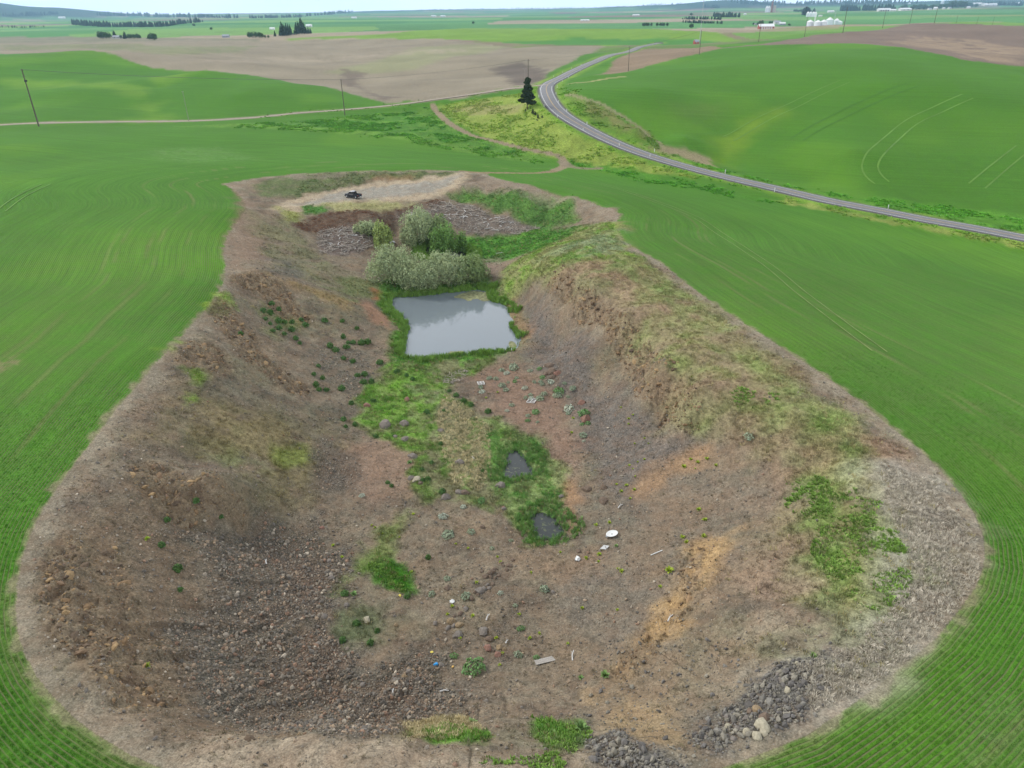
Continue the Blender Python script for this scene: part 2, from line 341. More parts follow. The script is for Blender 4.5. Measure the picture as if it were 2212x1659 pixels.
# far plain: patchwork of fields
def patch(x, y, seed, cw, ch):
    xx = x + 260 * fbm(x, y, 1500, 2, seed); yy = y + 300 * fbm(x, y, 1300, 2, seed + 1)
    return _h(np.floor(xx / cw + .5 * np.floor(yy / ch)).astype(np.int64), np.floor(yy / ch).astype(np.int64), seed)
ph = patch(X, Y, 5, 900, 700); ph2 = patch(X, Y, 15, 500, 1500)
cols = [C(96,150,84), C(118,162,88), C(80,138,72), C(140,158,96), C(168,155,132), C(88,146,78), C(126,168,86), C(146,124,112), C(104,154,88), C(92,144,82)]
idx = np.clip((ph * len(cols)).astype(int), 0, len(cols) - 1)
COL[:] = np.array(cols)[idx] * (1 + .10 * fbm(X, Y, 420, 3, 77))[..., None] * (.93 + .14 * ph2)[..., None]
frst0 = sstep(14, 40, hills + 20 * fbm(X, Y, 500, 3, 91)) * .93
frst = sstep(.12, .3, fbm(X, Y, 1500, 4, 90) + .25 * sstep(0, 60, hills) - .30 + .5 * sstep(40, 110, hills)) * sstep(5500, 7500, RR)
frst = np.maximum(frst, frst0)
COL = COL * (1 - frst[..., None]) + C(40,66,42) * frst[..., None]
def lay(c, k, g=None, s=None, o=None):
    global COL
    COL = COL * (1 - k[..., None]) + c * k[..., None]
    if g is not None: GR[:] = GR * (1 - k) + g * k
    if s is not None: ST[:] = ST * (1 - k) + s * k
    if o is not None: SO[:] = SO * (1 - k) + o * k
    if not (c[1] > c[0] * 1.25 and not g): CRP[:] *= 1 - k
def paint(px, c, soft=1.5, op=1.0, wob=1.0, g=0., s=0., seed=50, mot=0.0, world=None):
    pl = world or plan(px)
    if math.hypot(*pl[0]) < 320: soft *= 1.45; wob *= 1.5
    pad = 3 * soft + 3 * wob
    pts = np.array(pl)
    m = (X > pts[:, 0].min() - pad) & (X < pts[:, 0].max() + pad) & (Y > pts[:, 1].min() - pad) & (Y < pts[:, 1].max() + pad)
    if not m.any(): return
    x, y = X[m], Y[m]
    d = sdist(x, y, pl) + wob * 1.6 * fbm(x, y, max(wob * 2.2, .8), 3, seed)
    k = op * (1 - sstep(-soft, soft, d))
    if mot: k = k * np.clip(1 - mot + mot * (1.0 + 2.6 * fbm(x, y, max(1.2, soft), 3, seed + 5)), 0, 1)
    COL[m] = COL[m] * (1 - k[:, None]) + c * k[:, None]
    GR[m] = GR[m] * (1 - k) + g * k; ST[m] = ST[m] * (1 - k) + s * k; SO[m] *= (1 - k * (g > .3))
    if not (c[1] > c[0] * 1.25 and g < .3): CRP[m] *= 1 - k
ones = np.ones(X.shape)
# mid-distance fields
WHEAT = C(81,131,42)
lay(WHEAT, 1 - sstep(900, 1300, RR + 0 * X))
BR = C(152,142,122)
paint([(-400,92),(0,91),(100,89),(380,86),(560,89),(900,85),(1000,88),(1110,103),(1310,100),(1285,112),(1180,160),(1168,187),(1000,214),(880,218),(842,224),(750,200),(600,172),(540,162),(450,152),(400,153),(330,147),(250,118),(180,109),(0,117),(-400,125)], BR, 3, 1, 2, seed=100)
paint([(-400,84),(0,80),(250,79),(560,84),(560,90),(380,87),(0,93),(-400,100)], C(140,136,112), 6, 1, 3)
paint([(560,85),(700,79),(850,72),(1000,61),(1200,62),(1550,70),(1600,88),(1440,95),(1310,99),(1180,95),(1000,86),(900,84)], C(124,160,66), 4, 1, 2)
paint([(1060,89),(1250,82),(1500,84),(1560,92),(1380,98),(1200,97)], C(84,140,62), 6, 1, 3)
paint([(900,102),(1010,96),(1100,100),(1060,110),(900,150),(760,160),(700,158),(800,135)], C(150,158,110), 9, .5, 5)
paint([(0,96),(250,94),(420,100),(560,98),(520,112),(330,118),(200,104),(0,108)], C(132,140,98), 8, .7, 8, mot=.4)
paint([(420,128),(600,118),(800,112),(1000,104),(1010,112),(800,124),(620,136),(470,142)], C(168,156,136), 7, .6, 8, mot=.6)
paint([(1060,150),(1130,135),(1180,150),(1170,180),(1120,184),(1090,165)], C(105,95,88), 6, .8, 5)
paint([(740,150),(800,158),(770,170),(790,195),(860,210),(830,216),(740,185)], C(120,108,98), 5, .75, 4)
paint([(1290,162),(1330,128),(1380,108),(1480,103),(1560,104),(1500,118),(1400,142),(1320,160)], C(146,128,106), 3, 1, 2)
paint([(1525,108),(1640,96),(1740,79),(1850,68),(1970,51),(2100,52),(2212,57),(2500,62),(2500,180),(2212,144),(2080,129),(1960,104),(1850,94),(1750,96),(1640,98)], C(132,116,104), 2.5, 1, 1.5)
paint([(1900,90),(2000,78),(2120,88),(2212,105),(2212,140),(2100,126),(2000,104)], C(166,146,122), 12, .8, 9, mot=.7)
# green hills: yellower in the draws
YG = C(150,180,52)
paint([(0,170),(150,176),(320,186),(345,165),(420,156),(340,190),(330,225),(380,262),(300,262),(310,215),(250,192),(0,182)], C(124,162,58), 13, .6, 10)
paint([(1540,345),(1560,295),(1620,262),(1680,240),(1640,280),(1600,320),(1590,352)], C(140,168,56), 12, .75, 9)
paint([(1440,225),(1560,225),(1560,260),(1460,255)], C(110,138,66), 14, .5, 6)
paint([(1385,312),(1440,316),(1530,340),(1560,368),(1480,345),(1400,328)], C(150,140,108), 3, 1, 2)
# valley grass and verges
VG = C(104,146,58); MD = C(146,164,78)
paint([(380,274),(640,264),(860,240),(930,230),(962,264),(1050,302),(1195,338),(1150,352),(1050,338),(860,302),(700,286),(560,277)], VG, 2.5, 1, 2, g=1, seed=7)
paint([(560,268),(760,258),(900,238),(940,262),(1010,300),(1120,330),(960,308),(800,285),(700,275)], C(78,128,48), 3, .8, 4, g=1, mot=.8)
paint([(945,229),(1100,205),(1165,196),(1172,225),(1190,250),(1240,285),(1350,335),(1500,383),(1400,375),(1300,362),(1225,347),(1120,322),(1050,298),(985,266)], MD, 2.5, 1, 2, g=.8, seed=8)
paint([(960,240),(1050,222),(1130,225),(1120,245),(1020,250)], C(160,152,104), 6, .7, 4, g=.6)
paint([(1220,350),(1320,352),(1420,378),(1560,408),(1700,440),(1560,420),(1400,395),(1300,370)], C(84,138,44), 2, .9, 3, g=1, mot=.5)
k = (1 - sstep(6, 15, hwd + 3 * n4)) * (RR < 1400) * (hwd > -1)
lay(C(132,166,64), k * .9, g=.8)
paint([(1222,195),(1262,215),(1350,262),(1440,315),(1420,318),(1330,290),(1260,255),(1215,220)], C(112,140,62), 3, .9, 3, g=1)
paint([(1250,215),(1300,225),(1360,262),(1420,300),(1395,302),(1320,268),(1270,245)], C(138,130,88), 3, .65, 3, g=.5, mot=.6)
paint([(1440,330),(1560,366),(1700,398),(1850,425),(2000,440),(2212,464),(2400,490),(2400,536),(2212,503),(2000,466),(1800,427),(1600,382),(1500,356)], C(92,144,48), 2, .95, 2.5, g=1, seed=9)
paint([(1700,430),(1850,462),(2050,498),(2212,525),(2400,556),(2400,566),(2212,534),(2000,497),(1850,470),(1680,436)], C(150,160,84), 2, .85, 2, g=.8)
# near crop
wheat2 = np.where((rowd > 0) & (RR < 330), 1.0, 0.0)
k = (1 - sstep(3.4, 5.0, grd)) * (RR < 1200); lay(C(158,146,128), k * 1.0, g=0., o=0)
k = (sstep(3.2, 4.2, grd) * (1 - sstep(4.5, 7, grd + n2))) * (RR < 700); lay(C(128,150,84), k * .7, g=.5)
k = (1 - sstep(4.8, 7.0, hwd)) * (RR < 1400); lay(C(112,108,104), k, g=0.)
# farm tracks of bare earth
def track(px, wd, c, op=1., rut=False):
    pl = plan(px); pl = [tuple(q) for q in catmull(pl, 4)]; pts = np.array(pl)
    m = (X > pts[:, 0].min() - 9) & (X < pts[:, 0].max() + 9) & (Y > pts[:, 1].min() - 9) & (Y < pts[:, 1].max() + 9)
    d, t = seg_dist(X[m], Y[m], pl); d = d + .5 * fbm(X[m], Y[m], 3, 2, 31)
    k = op * (1 - sstep(wd * .8, wd * 1.25, d))
    if rut: k = k * (.35 + .65 * sstep(.35, .8, d))
    COL[m] = COL[m] * (1 - k[:, None]) + c * k[:, None]; GR[m] *= 1 - k; CRP[m] *= 1 - k; SO[m] = np.maximum(SO[m], k * .6)
track([(935,228),(945,243),(965,262),(1000,283),(1060,303),(1130,321),(1190,332),(1215,344),(1218,358),(1200,368)], 2.0, C(156,142,116))
track([(1215,350),(1240,362),(1290,364)], 3, C(150,138,118), .8)
track([(1195,370),(1120,374),(1050,373),(1000,370)], 1.9, C(150,132,104))
track([(1235,180),(1270,177),(1310,170),(1345,166)], 2.6, C(176,168,120), .9)
track([(1222,205),(1260,212),(1300,225),(1350,255),(1400,295),(1430,316)], 1.4, C(150,146,112), .8)

kf = (rowd > -.2) * (RR < 420) * (1 - sstep(0, 1.1, rowd + 1.3 * fbm(X, Y, 2.2, 3, 150))); lay(C(140,132,104), kf * .85)
# ---- inside the pit
SOIL = C(130,116,98)
kin = inpit.astype(float)
lay(SOIL, kin, g=0, s=.12, o=1)
lay(C(110,97,84), kin * .75 * sstep(-.1, .5, n1), s=.35); lay(C(112,112,82), kin * .35 * sstep(.0, .5, fbm(X, Y, 12, 4, 131)), s=.1, g=.12); lay(C(96,84,74), kin * .55 * sstep(.1, .5, fbm(X, Y, 3.2, 4, 132)), s=.4)
lay(C(140,120,98), kin * .6 * sstep(.05, .5, fbm(X, Y, 5, 3, 30)))
# bare band at the edge of the crop
kb = kin * (1 - sstep(1.0, 4.4, -rowd + 2.6 * n2 + 1.5 * n1)); lay(C(144,131,112), kb * .9, s=.2); lay(C(122,110,92), kb * sstep(.0, .5, fbm(X, Y, 4, 4, 160)) * .7, s=.3)
GY = C(112,101,90)
paint([(130,1190),(250,1050),(350,1060),(430,1120),(450,1200),(430,1290),(400,1400),(440,1520),(560,1590),(420,1590),(300,1530),(200,1430),(150,1340)], C(124,107,88), 2, .9, 1.5, s=.45, mot=.3)
paint([(520,1115),(700,1100),(760,1180),(735,1290),(700,1350),(760,1400),(900,1425),(1010,1545),(900,1590),(640,1595),(440,1530),(340,1450),(420,1380),(470,1290),(430,1200),(400,1150)], C(118,109,96), 1.8, .9, 2.0, s=1)
paint([(600,1200),(700,1230),(680,1350),(760,1440),(900,1540),(820,1590),(640,1500),(560,1350)], C(112,92,80), 2, .6, 2, s=1, mot=.6)
paint([(330,1540),(560,1560),(640,1580),(500,1590),(380,1580)], C(112,96,80), 2.5, .7, 2.5)
paint([(390,840),(560,870),(690,940),(700,1010),(620,1060),(480,1010),(380,950)], C(130,116,80), 3, .75, 3, g=.35, s=.1, mot=.5)
paint([(420,800),(620,860),(760,880),(700,960),(620,900),(440,860)], C(104,98,84), 2.5, .55, 3, s=.3, mot=.6)
paint([(605,970),(650,965),(690,990),(650,1008),(600,1000)], C(124,132,66), 1.5, .8, 1.2, g=.6)
paint([(400,935),(500,960),(560,1000),(480,1010),(400,980)], C(116,120,74), 2.5, .6, 2, g=.5, mot=.6)
for pp in ([(410,800),(445,795),(455,825),(425,832)], [(400,845),(430,842),(432,872),(405,870)], [(440,655),(490,630),(498,665),(460,685)], [(350,750),(385,740),(380,760)]):
    paint(pp, C(132,156,66), 1.0, .8, 1.0, g=.8)
ks = gmask * .8
COL *= (1 + (ks * .30 * fbm(rarc, rowd * .10, 1.8, 4, 142) + kin * .10 * fbm(X, Y, 1.3, 3, 143)))[..., None]
# outcrops
ko = np.clip(OUTM, 0, 1) * kin
lay(C(138,119,95), ko * .85, s=.3); lay(C(100,84,70), ko * sstep(.05, .4, fbm(X, Y, 1.1, 3, 66)) * .8)
paint([(500,400),(545,440),(560,480),(600,520),(560,560),(500,575),(490,520),(520,470)], C(136,114,96), 2, .8, 2)
paint([(540,455),(640,480),(700,550),(760,640),(700,620),(620,590),(560,540)], C(120,118,84), 3, .65, 3, g=.4, mot=.5)
paint([(590,545),(650,560),(640,600),(600,590)], C(96,92,88), 2, .6, 2, s=.2)
paint([(700,620),(760,600),(815,610),(820,650),(770,650)], C(112,126,72), 2, .6, 2, g=.5)
paint([(570,590),(680,625),(770,655),(740,665),(650,625)], C(150,126,84), 1.5, .7, 1, g=.3)
paint([(560,650),(650,690),(640,720),(590,720)], C(122,126,72), 1.8, .6, 1.5, g=.5)
paint([(770,652),(800,655),(852,690),(848,714),(800,695)], C(150,114,92), 1.2, .9, .9)
paint([(810,625),(832,632),(822,650),(808,645)], C(168,104,74), 1, .8, .6)
paint([(690,740),(800,770),(850,860),(770,870),(700,800),(680,760)], C(120,112,98), 2, .8, 2, s=.9, mot=.4)
paint([(740,950),(870,955),(925,1000),(900,1050),(800,1070),(745,1030)], C(140,114,96), 2.5, .8, 2)
paint([(660,930),(735,940),(750,1050),(690,1060)], C(104,96,86), 2, .7, 2, s=.9)
# pit floor round the turning place
paint([(540,398),(600,382),(760,373),(980,373),(985,380),(900,388),(780,398),(700,412),(640,428),(560,425)], C(104,112,72), 1.6, .95, 1.5, g=.8, mot=.3, seed=3)
paint([(620,380),(740,377),(760,384),(640,392)], C(136,122,106), 1.5, .7, 1.5)
paint([(810,378),(900,377),(880,390),(800,394)], C(142,110,82), 1.5, .7, 1)
paint([(590,452),(640,428),(700,414),(780,400),(880,388),(960,380),(1010,372),(1010,382),(985,402),(955,424),(900,432),(840,436),(740,438),(660,450),(620,462)], C(178,158,132), 1.5, 1, 1.2)
paint([(630,442),(700,424),(780,408),(880,397),(960,387),(1000,378),(975,398),(930,415),(840,426),(740,432),(680,440)], C(156,148,135), 1.5, .95, 1.2)
paint([(655,445),(700,440),(712,455),(690,466),(655,462)], C(80,128,52), 1, .9, 1, g=1)
paint([(600,450),(650,460),(650,480),(620,478)], C(150,150,84), 1.5, .8, 1, g=.5)
paint([(700,440),(860,436),(900,440),(800,455),(720,458)], C(166,160,106), 1.2, .7, 1.2, g=.4)
paint([(640,485),(700,463),(800,456),(900,441),(965,434),(940,452),(860,470),(780,478),(740,490),(690,505),(660,500)], C(100,82,68), 1.2, 1, 1.4, s=.2)
paint([(860,470),(900,455),(960,437),(1010,442),(1090,470),(1168,492),(1110,508),(1000,505),(940,485)], C(122,110,100), 1.3, 1, 1.4, s=.3)
paint([(690,502),(740,492),(790,500),(806,530),(760,552),(692,546)], C(120,106,98), 1.2, .95, 1, s=.2)
paint([(975,423),(1000,402),(1100,411),(1200,424),(1240,440),(1245,478),(1180,490),(1150,486),(1080,460),(1010,437)], C(104,136,66), 1.6, 1, 1.6, g=1, seed=4)
paint([(985,400),(1060,382),(1130,398),(1240,425),(1330,450),(1330,470),(1240,432),(1110,412),(1000,402)], C(140,124,106), 1, .85, 1.4, mot=.3)
paint([(990,505),(1100,512),(1180,492),(1270,484),(1190,530),(1110,555),(1062,565),(1000,540)], C(98,140,56), 2, 1, 2.2, g=1)
paint([(1075,625),(1095,580),(1180,530),(1250,492),(1335,480),(1345,530),(1400,575),(1480,640),(1400,625),(1300,592),(1225,572),(1160,592),(1090,648)], C(126,150,66), 1.8, 1, 1.5, g=.9, seed=5)
paint([(1150,590),(1225,570),(1260,590),(1200,600),(1120,640)], C(134,128,84), 2, .7, 1.5, g=.5)
paint([(1030,555),(1085,555),(1080,595),(1050,590)], C(132,114,102), 1.5, .8, 1)
paint([(1075,625),(1095,580),(1180,530),(1250,492),(1335,480),(1345,530),(1400,575),(1480,640),(1400,625),(1300,592),(1225,572),(1160,592),(1090,648)], C(140,132,92), 2.5, .8, 2.5, g=.5, mot=1.0, seed=191)
paint([(1170,560),(1240,520),(1330,500),(1350,540),(1260,560)], C(128,140,108), 2.5, .6, 2.5, g=.6, mot=.7, seed=192)
paint([(1000,402),(1100,411),(1200,424),(1240,440),(1245,478),(1180,490),(1150,486),(1080,460),(1010,437)], C(76,108,54), 2, .6, 2.5, g=1, mot=.9, seed=193)
paint([(990,505),(1100,512),(1180,492),(1270,484),(1190,530),(1110,555),(1062,565),(1000,540)], C(72,116,48), 2, .6, 2.5, g=1, mot=.9, seed=194)
# right shoulder
SH = [(1225,575),(1330,560),(1400,575),(1480,640),(1620,745),(1750,845),(1870,935),(1960,1020),(1930,1080),(1700,1010),(1580,900),(1500,850),(1400,740),(1300,640)]
paint(SH, C(140,134,94), 2.5, .85, 2.5, g=.6, s=.05, seed=11)
paint(SH, C(150,122,100), 2.5, .75, 2.5, g=.4, seed=13, mot=.9)
paint([(1400,700),(1480,730),(1560,760),(1680,840),(1600,850),(1480,800),(1420,760)], C(132,154,76), 2.5, .65, 2.5, g=.8, mot=.5)
paint([(1560,860),(1700,865),(1800,900),(1760,910),(1640,900),(1540,900)], C(112,132,62), 2, .7, 2, g=.8)
paint([(1700,880),(1800,885),(1860,930),(1940,1020),(1905,1100),(1970,1200),(1960,1250),(1900,1330),(1800,1270),(1745,1210),(1700,1090),(1700,1040),(1770,1000),(1710,930)], C(120,146,70), 3.4, .95, 3.4, g=.8, seed=14, mot=.35)
paint([(1700,900),(1860,960),(1930,1080),(1960,1240),(1850,1300),(1740,1180),(1690,1050)], C(146,124,94), 3, .45, 3, g=.4, mot=1.0, seed=141)
paint([(1560,905),(1700,925),(1730,1040),(1690,1180),(1760,1270),(1700,1310),(1600,1290),(1490,1280),(1560,1180),(1650,1110),(1640,1020),(1560,1010)], C(146,122,100), 2.5, .6, 2.2, g=.3, mot=.3, seed=15)
paint([(1580,1250),(1680,1240),(1760,1270),(1700,1310),(1600,1310)], C(142,120,102), 1.5, .7, 2, g=.5)
paint([(1900,1000),(2010,1040),(2110,1170),(2110,1250),(2050,1330),(1950,1430),(1850,1500),(1760,1540),(1720,1440),(1850,1400),(1980,1250),(1930,1120)], C(162,152,137), 2.8, .9, 2.2, g=.2, s=.1, seed=16)
paint([(1640,1380),(1850,1350),(1900,1440),(1780,1500),(1700,1420)], C(126,124,94), 2.5, .6, 2, g=.4, mot=.6)
paint([(1130,640),(1180,670),(1240,730),(1330,860),(1430,935),(1510,965),(1460,1020),(1330,1090),(1270,1000),(1230,880),(1160,800),(1140,700)], C(114,105,98), 2, .85, 1.5, s=.45)
paint([(1260,1060),(1500,1030),(1640,1000),(1660,1060),(1560,1180),(1500,1250),(1380,1400),(1250,1450),(1260,1250)], C(120,110,98), 3, .65, 3, s=.3, mot=.3)
paint([(1545,925),(1510,955),(1430,1010),(1350,1065),(1365,1082),(1460,1020),(1540,975)], C(152,121,92), 1.5, .85, 1.6)
paint([(1080,640),(1110,650),(1150,720),(1130,740),(1100,680)], C(150,118,92), 1, .8, .8)
paint([(1420,1060),(1600,1050),(1640,1100),(1500,1150),(1380,1200)], C(140,116,92), 3, .55, 2.5, mot=.4)
paint([(1530,1155),(1600,1140),(1580,1190),(1500,1260),(1480,1330),(1410,1400),(1360,1470),(1290,1490),(1420,1340),(1450,1240)], C(168,136,96), 1.5, .9, 1.3, mot=.4)
paint([(1200,1400),(1400,1380),(1500,1440),(1460,1540),(1300,1480)], C(132,112,90), 2.5, .6, 2.5, mot=.4)
paint([(1330,1490),(1450,1520),(1490,1590),(1420,1610),(1320,1570)], C(156,132,100), 1.5, .8, 1.5)
paint([(1000,800),(1100,790),(1220,860),(1250,1000),(1235,1160),(1212,1130),(1205,1030),(1150,930),(1060,880)], C(134,108,92), 1.8, .85, 1.5)
paint([(1195,1000),(1240,1040),(1250,1150),(1222,1160),(1212,1080)], C(158,124,92), 1, .8, .8)
paint([(1110,1180),(1300,1180),(1320,1250),(1200,1260)], C(140,114,92), 1.5, .5, 1.5)
# marsh
MAR = [(775,870),(800,830),(850,790),(900,785),(1010,770),(1060,775),(980,820),(960,850),(1010,880),(1060,910),(1150,950),(1200,1005),(1215,1110),(1150,1165),(1105,1105),(1000,1058),(930,1068),(895,1040),(905,980),(860,960),(790,925)]
paint(MAR, C(112,144,62), 1.2, 1, 1.5, g=1, seed=17)
paint([(930,830),(1010,870),(1070,930),(1080,1000),(1050,1070),(970,1060),(930,960),(910,880)], C(172,164,128), 2.0, .4, 3, g=.4, mot=.9, seed=18)
paint(MAR, C(128,116,92), 1.5, .8, 2, g=.3, mot=1.0, seed=181)
paint([(780,870),(850,800),(960,830),(940,900),(880,960),(800,930)], C(118,156,58), 2, .7, 2, g=1, mot=.6, seed=182)
paint([(880,820),(1000,860),(1050,920),(960,900),(900,860)], C(120,112,92), 1.2, .6, 1.3, g=.3, mot=.8, seed=19)
PL_ = [(1060,935),(1150,945),(1200,1005),(1215,1110),(1150,1150),(1100,1080),(1050,1000)]
paint([(1060,935),(1150,945),(1200,1005),(1215,1110),(1150,1150),(1100,1080),(1050,1000)], C(96,138,62), 1, .9, 1, g=1)
paint(PL_, C(140,146,96), 1.2, .7, 2, g=.8, mot=1.0, seed=201)
k = kin * (1 - sstep(2.0, 4.4, PD[0] + 2.6 * fbm(X, Y, 6, 3, 144))) * (PD[0] > -2); lay(C(100,140,58), k * np.where(project(np.stack([X, Y, Z], -1))[0] > 1095, .12, 1), g=1)
k = kin * (PD[0] < -.2) * 1.0; lay(C(60,62,52), k, g=0)
for q in PD[1:3]:
    k = (q < .1) * 1.0; lay(C(62,64,56), k, g=0)
paint([(812,630),(840,598),(950,610),(1055,598),(1070,640),(1010,642),(900,655),(840,655)], C(92,132,58), 1.2, .9, 1.2, g=1)
paint([(1330,560),(1420,610),(1540,690),(1700,800),(1840,920),(1760,900),(1600,800),(1480,720),(1380,640)], C(140,154,88), 2.5, .55, 2.5, g=.7, mot=.6, seed=161)
paint([(1340,620),(1460,700),(1600,800),(1700,880),(1600,880),(1480,800),(1380,720),(1300,640)], C(142,120,98), 3, .75, 3, g=.15, mot=.5, seed=162)
paint([(780,1225),(820,1200),(870,1220),(900,1280),(880,1290),(830,1265)], C(84,134,44), .9, 1, .8, g=1)
paint([(800,1180),(850,1110),(890,1105),(880,1140),(850,1170),(840,1230),(780,1240),(730,1280)], C(116,132,66), 1.2, .7, 1, g=.6)
paint([(730,1325),(780,1300),(830,1320),(820,1385),(760,1400),(720,1380)], C(104,108,78), 1.2, .8, 1, g=.4)
# bottom edge
paint([(430,1593),(560,1598),(640,1587),(720,1592),(880,1602),(1100,1630),(1260,1650),(1260,1700),(350,1700)], C(152,135,115), 1.2, .95, 1, s=.1)
paint([(870,1560),(1000,1550),(1050,1575),(1000,1600),(900,1595)], C(150,134,92), 1, .8, .8, g=.5)
paint([(890,1590),(960,1570),(1050,1590),(1040,1608),(940,1600)], C(96,140,48), .7, .9, .6, g=1)
paint([(1150,1550),(1250,1560),(1265,1600),(1240,1625),(1160,1600)], C(98,138,52), .9, .9, .8, g=1)
paint([(1480,1575),(1560,1545),(1620,1500),(1660,1430),(1780,1410),(1770,1480),(1690,1570),(1560,1625),(1500,1605)], C(116,110,102), 1, .95, 1, s=1)
paint([(1265,1600),(1330,1580),(1400,1620),(1500,1640),(1450,1665),(1280,1665)], C(116,110,102), 1, .95, .8, s=1)
print('paint', time.time() - T0)

# ---- the crop: drill passes, wheel tracks, thin places
nearcrop = (rowd > 0) & (RR < 420)
sA = fbm(rowd / .9, X * .02 + Y * .02, 3, 3, 81)
COL *= (1 + (CRP * (.09 * fbm(X, Y, 45, 3, 82) + .06 * n4) + np.where(nearcrop, CRP * .10 * sA, 0)))[..., None]
yel = CRP * sstep(.05, .6, fbm(X, Y, 75, 3, 84)) * .35
COL = COL * (1 - yel[..., None]) + C(112,158,46) * yel[..., None]
for q, wd in ((16.0, .38), (18.2, .38), (25.2, .3), (27.3, .3), (41.5, .35), (9.3, .2)):
    k = CRP * nearcrop * (1 - sstep(wd, wd + .35, np.abs(rowd - q))) * sstep(-.25, .35, fbm(X, Y, 18, 3, int(q))) * .36 * (1 - sstep(22, 40, rowd) * .8)
    COL = COL * (1 - k[..., None]) + C(140,134,96) * k[..., None]
k = CRP * nearcrop * (1 - sstep(.3, 2.6, rowd + n2)) * (Y < 60) * .45
COL = COL * (1 - k[..., None]) + C(128,140,84) * k[..., None]
def thin(px, c=C(138,136,92), op=.6, soft=2):
    pl = plan(px); d = sdist(X, Y, pl, 12) + 2 * n2; k = op * (1 - sstep(-soft, soft, d)) * np.clip(.6 + fbm(X, Y, 1.5, 3, 6), 0, 1) * CRP
    COL[:] = COL * (1 - k[..., None]) + c * k[..., None]
thin([(0,762),(35,765),(45,790),(10,800),(0,800)], C(158,140,110), .9, 1)
thin([(330,320),(480,318),(560,345),(420,352),(330,345)], C(110,146,80), .5, 6)
thin([(2090,1560),(2212,1500),(2212,1620),(2100,1659)], C(120,136,92), .5, 4)
def ruts(px, gap=1.1, op=.5, c=C(150,152,104)):
    pl = np.array(catmull(plan(px), 5)); mm_ = (X > pl[:, 0].min() - 9) & (X < pl[:, 0].max() + 9) & (Y > pl[:, 1].min() - 9) & (Y < pl[:, 1].max() + 9)
    d, _ = seg_dist(X[mm_], Y[mm_], [tuple(q) for q in pl]); d = np.abs(d - gap * 2.2)
    wd = .6 + RR[mm_] * .0030; op = op * .62
    k = op * (1 - sstep(wd * .6, wd * 1.4, d)) * (.6 + .4 * fbm(X[mm_], Y[mm_], 20, 2, 3)); k = np.clip(k, 0, 1)
    COL[mm_] = COL[mm_] * (1 - k[:, None]) + c * k[:, None]
ruts([(300,165),(330,200),(335,220),(330,232)], op=.35, c=C(70,120,44))
ruts([(370,170),(400,200),(410,225),(395,245)], op=.35, c=C(70,120,44))
GRN = np.clip(GR, 0, 1); STN = np.clip(ST, 0, 1)
COL *= (1 + GRN * .30 * fbm(X, Y, 5, 4, 91) + (1 - CRP) * (RR < 400) * .16 * fbm(X, Y, 3, 4, 92) + (1 - CRP) * (RR > 250) * (RR < 2600) * .16 * fbm(X, Y, 40, 4, 93))[..., None]
kk = GRN * sstep(.1, .7, fbm(X, Y, 6, 3, 94)) * .35; COL = COL * (1 - kk[..., None]) + C(62,110,40) * kk[..., None]
COL = np.where(inpit[..., None], COL * (1.25 - .10 * GRN[..., None]) * np.array([.935, 1.0, 1.03]), COL)
COL = np.clip(COL, .01, .9)
# wheel lines and pale dry streaks across the ploughed land
pl_ = (1 - CRP) * (1 - GRN) * (RR > 380) * (RR < 2600) * (hwd > 12)
COL *= (1 + pl_ * .13 * fbm(X * .25 + Z * 3, Y * 1.0, 26, 4, 95))[..., None]

# ---- row coordinate
rowc = rowd.copy()
fm = sstep(300, 360, RR)
cont = Y * .93 + X * .36 * 1.0 + Z * 6 + 12 * fbm(X, Y, 120, 2, 97)
rowc = np.where(RR < 330, rowd, cont)
ramp = CRP * np.where(RR < 330, 1 - .85 * sstep(140, 330, RR), .25 * (1 - sstep(500, 900, RR)))

# ------------------------------------------------------------------ materials
def mat(name): 
    m = bpy.data.materials.new(name); m.use_nodes = True; nt = m.node_tree; nt.nodes.clear(); return m, nt
class NB:
    def __init__(s, nt): s.nt = nt
    def n(s, t, **k):
        x = s.nt.nodes.new(t)
        for a, b in k.items(): setattr(x, a, b)
        return x
    def link(s, a, b): s.nt.links.new(a, b)
    def setin(s, i, v):
        if isinstance(v, bpy.types.NodeSocket): s.link(v, i)
        elif v is not None: i.default_value = v
    def math(s, op, a, b=None, c=None, clamp=False):
        x = s.n('ShaderNodeMath', operation=op, use_clamp=clamp); s.setin(x.inputs[0], a)
        if b is not None: s.setin(x.inputs[1], b)
        if c is not None: s.setin(x.inputs[2], c)
        return x.outputs[0]
    def mix(s, f, a, b, bt='MIX'):
        x = s.n('ShaderNodeMixRGB', blend_type=bt); s.setin(x.inputs[0], f); s.setin(x.inputs[1], a); s.setin(x.inputs[2], b); return x.outputs[0]
    def noise(s, v, sc, det=3, rough=.55):
        x = s.n('ShaderNodeTexNoise'); x.inputs['Scale'].default_value = sc; x.inputs['Detail'].default_value = det; x.inputs['Roughness'].default_value = rough
        if v is not None: s.link(v, x.inputs['Vector'])
        return x.outputs['Fac']
    def attr(s, name, kind='GEOMETRY'):
        x = s.n('ShaderNodeAttribute', attribute_name=name, attribute_type=kind); return x
    def rng(s, v, a, b, c, d):
        x = s.n('ShaderNodeMapRange'); s.link(v, x.inputs[0])
        for i, q in zip((1, 2, 3, 4), (a, b, c, d)): x.inputs[i].default_value = q
        return x.outputs[0]
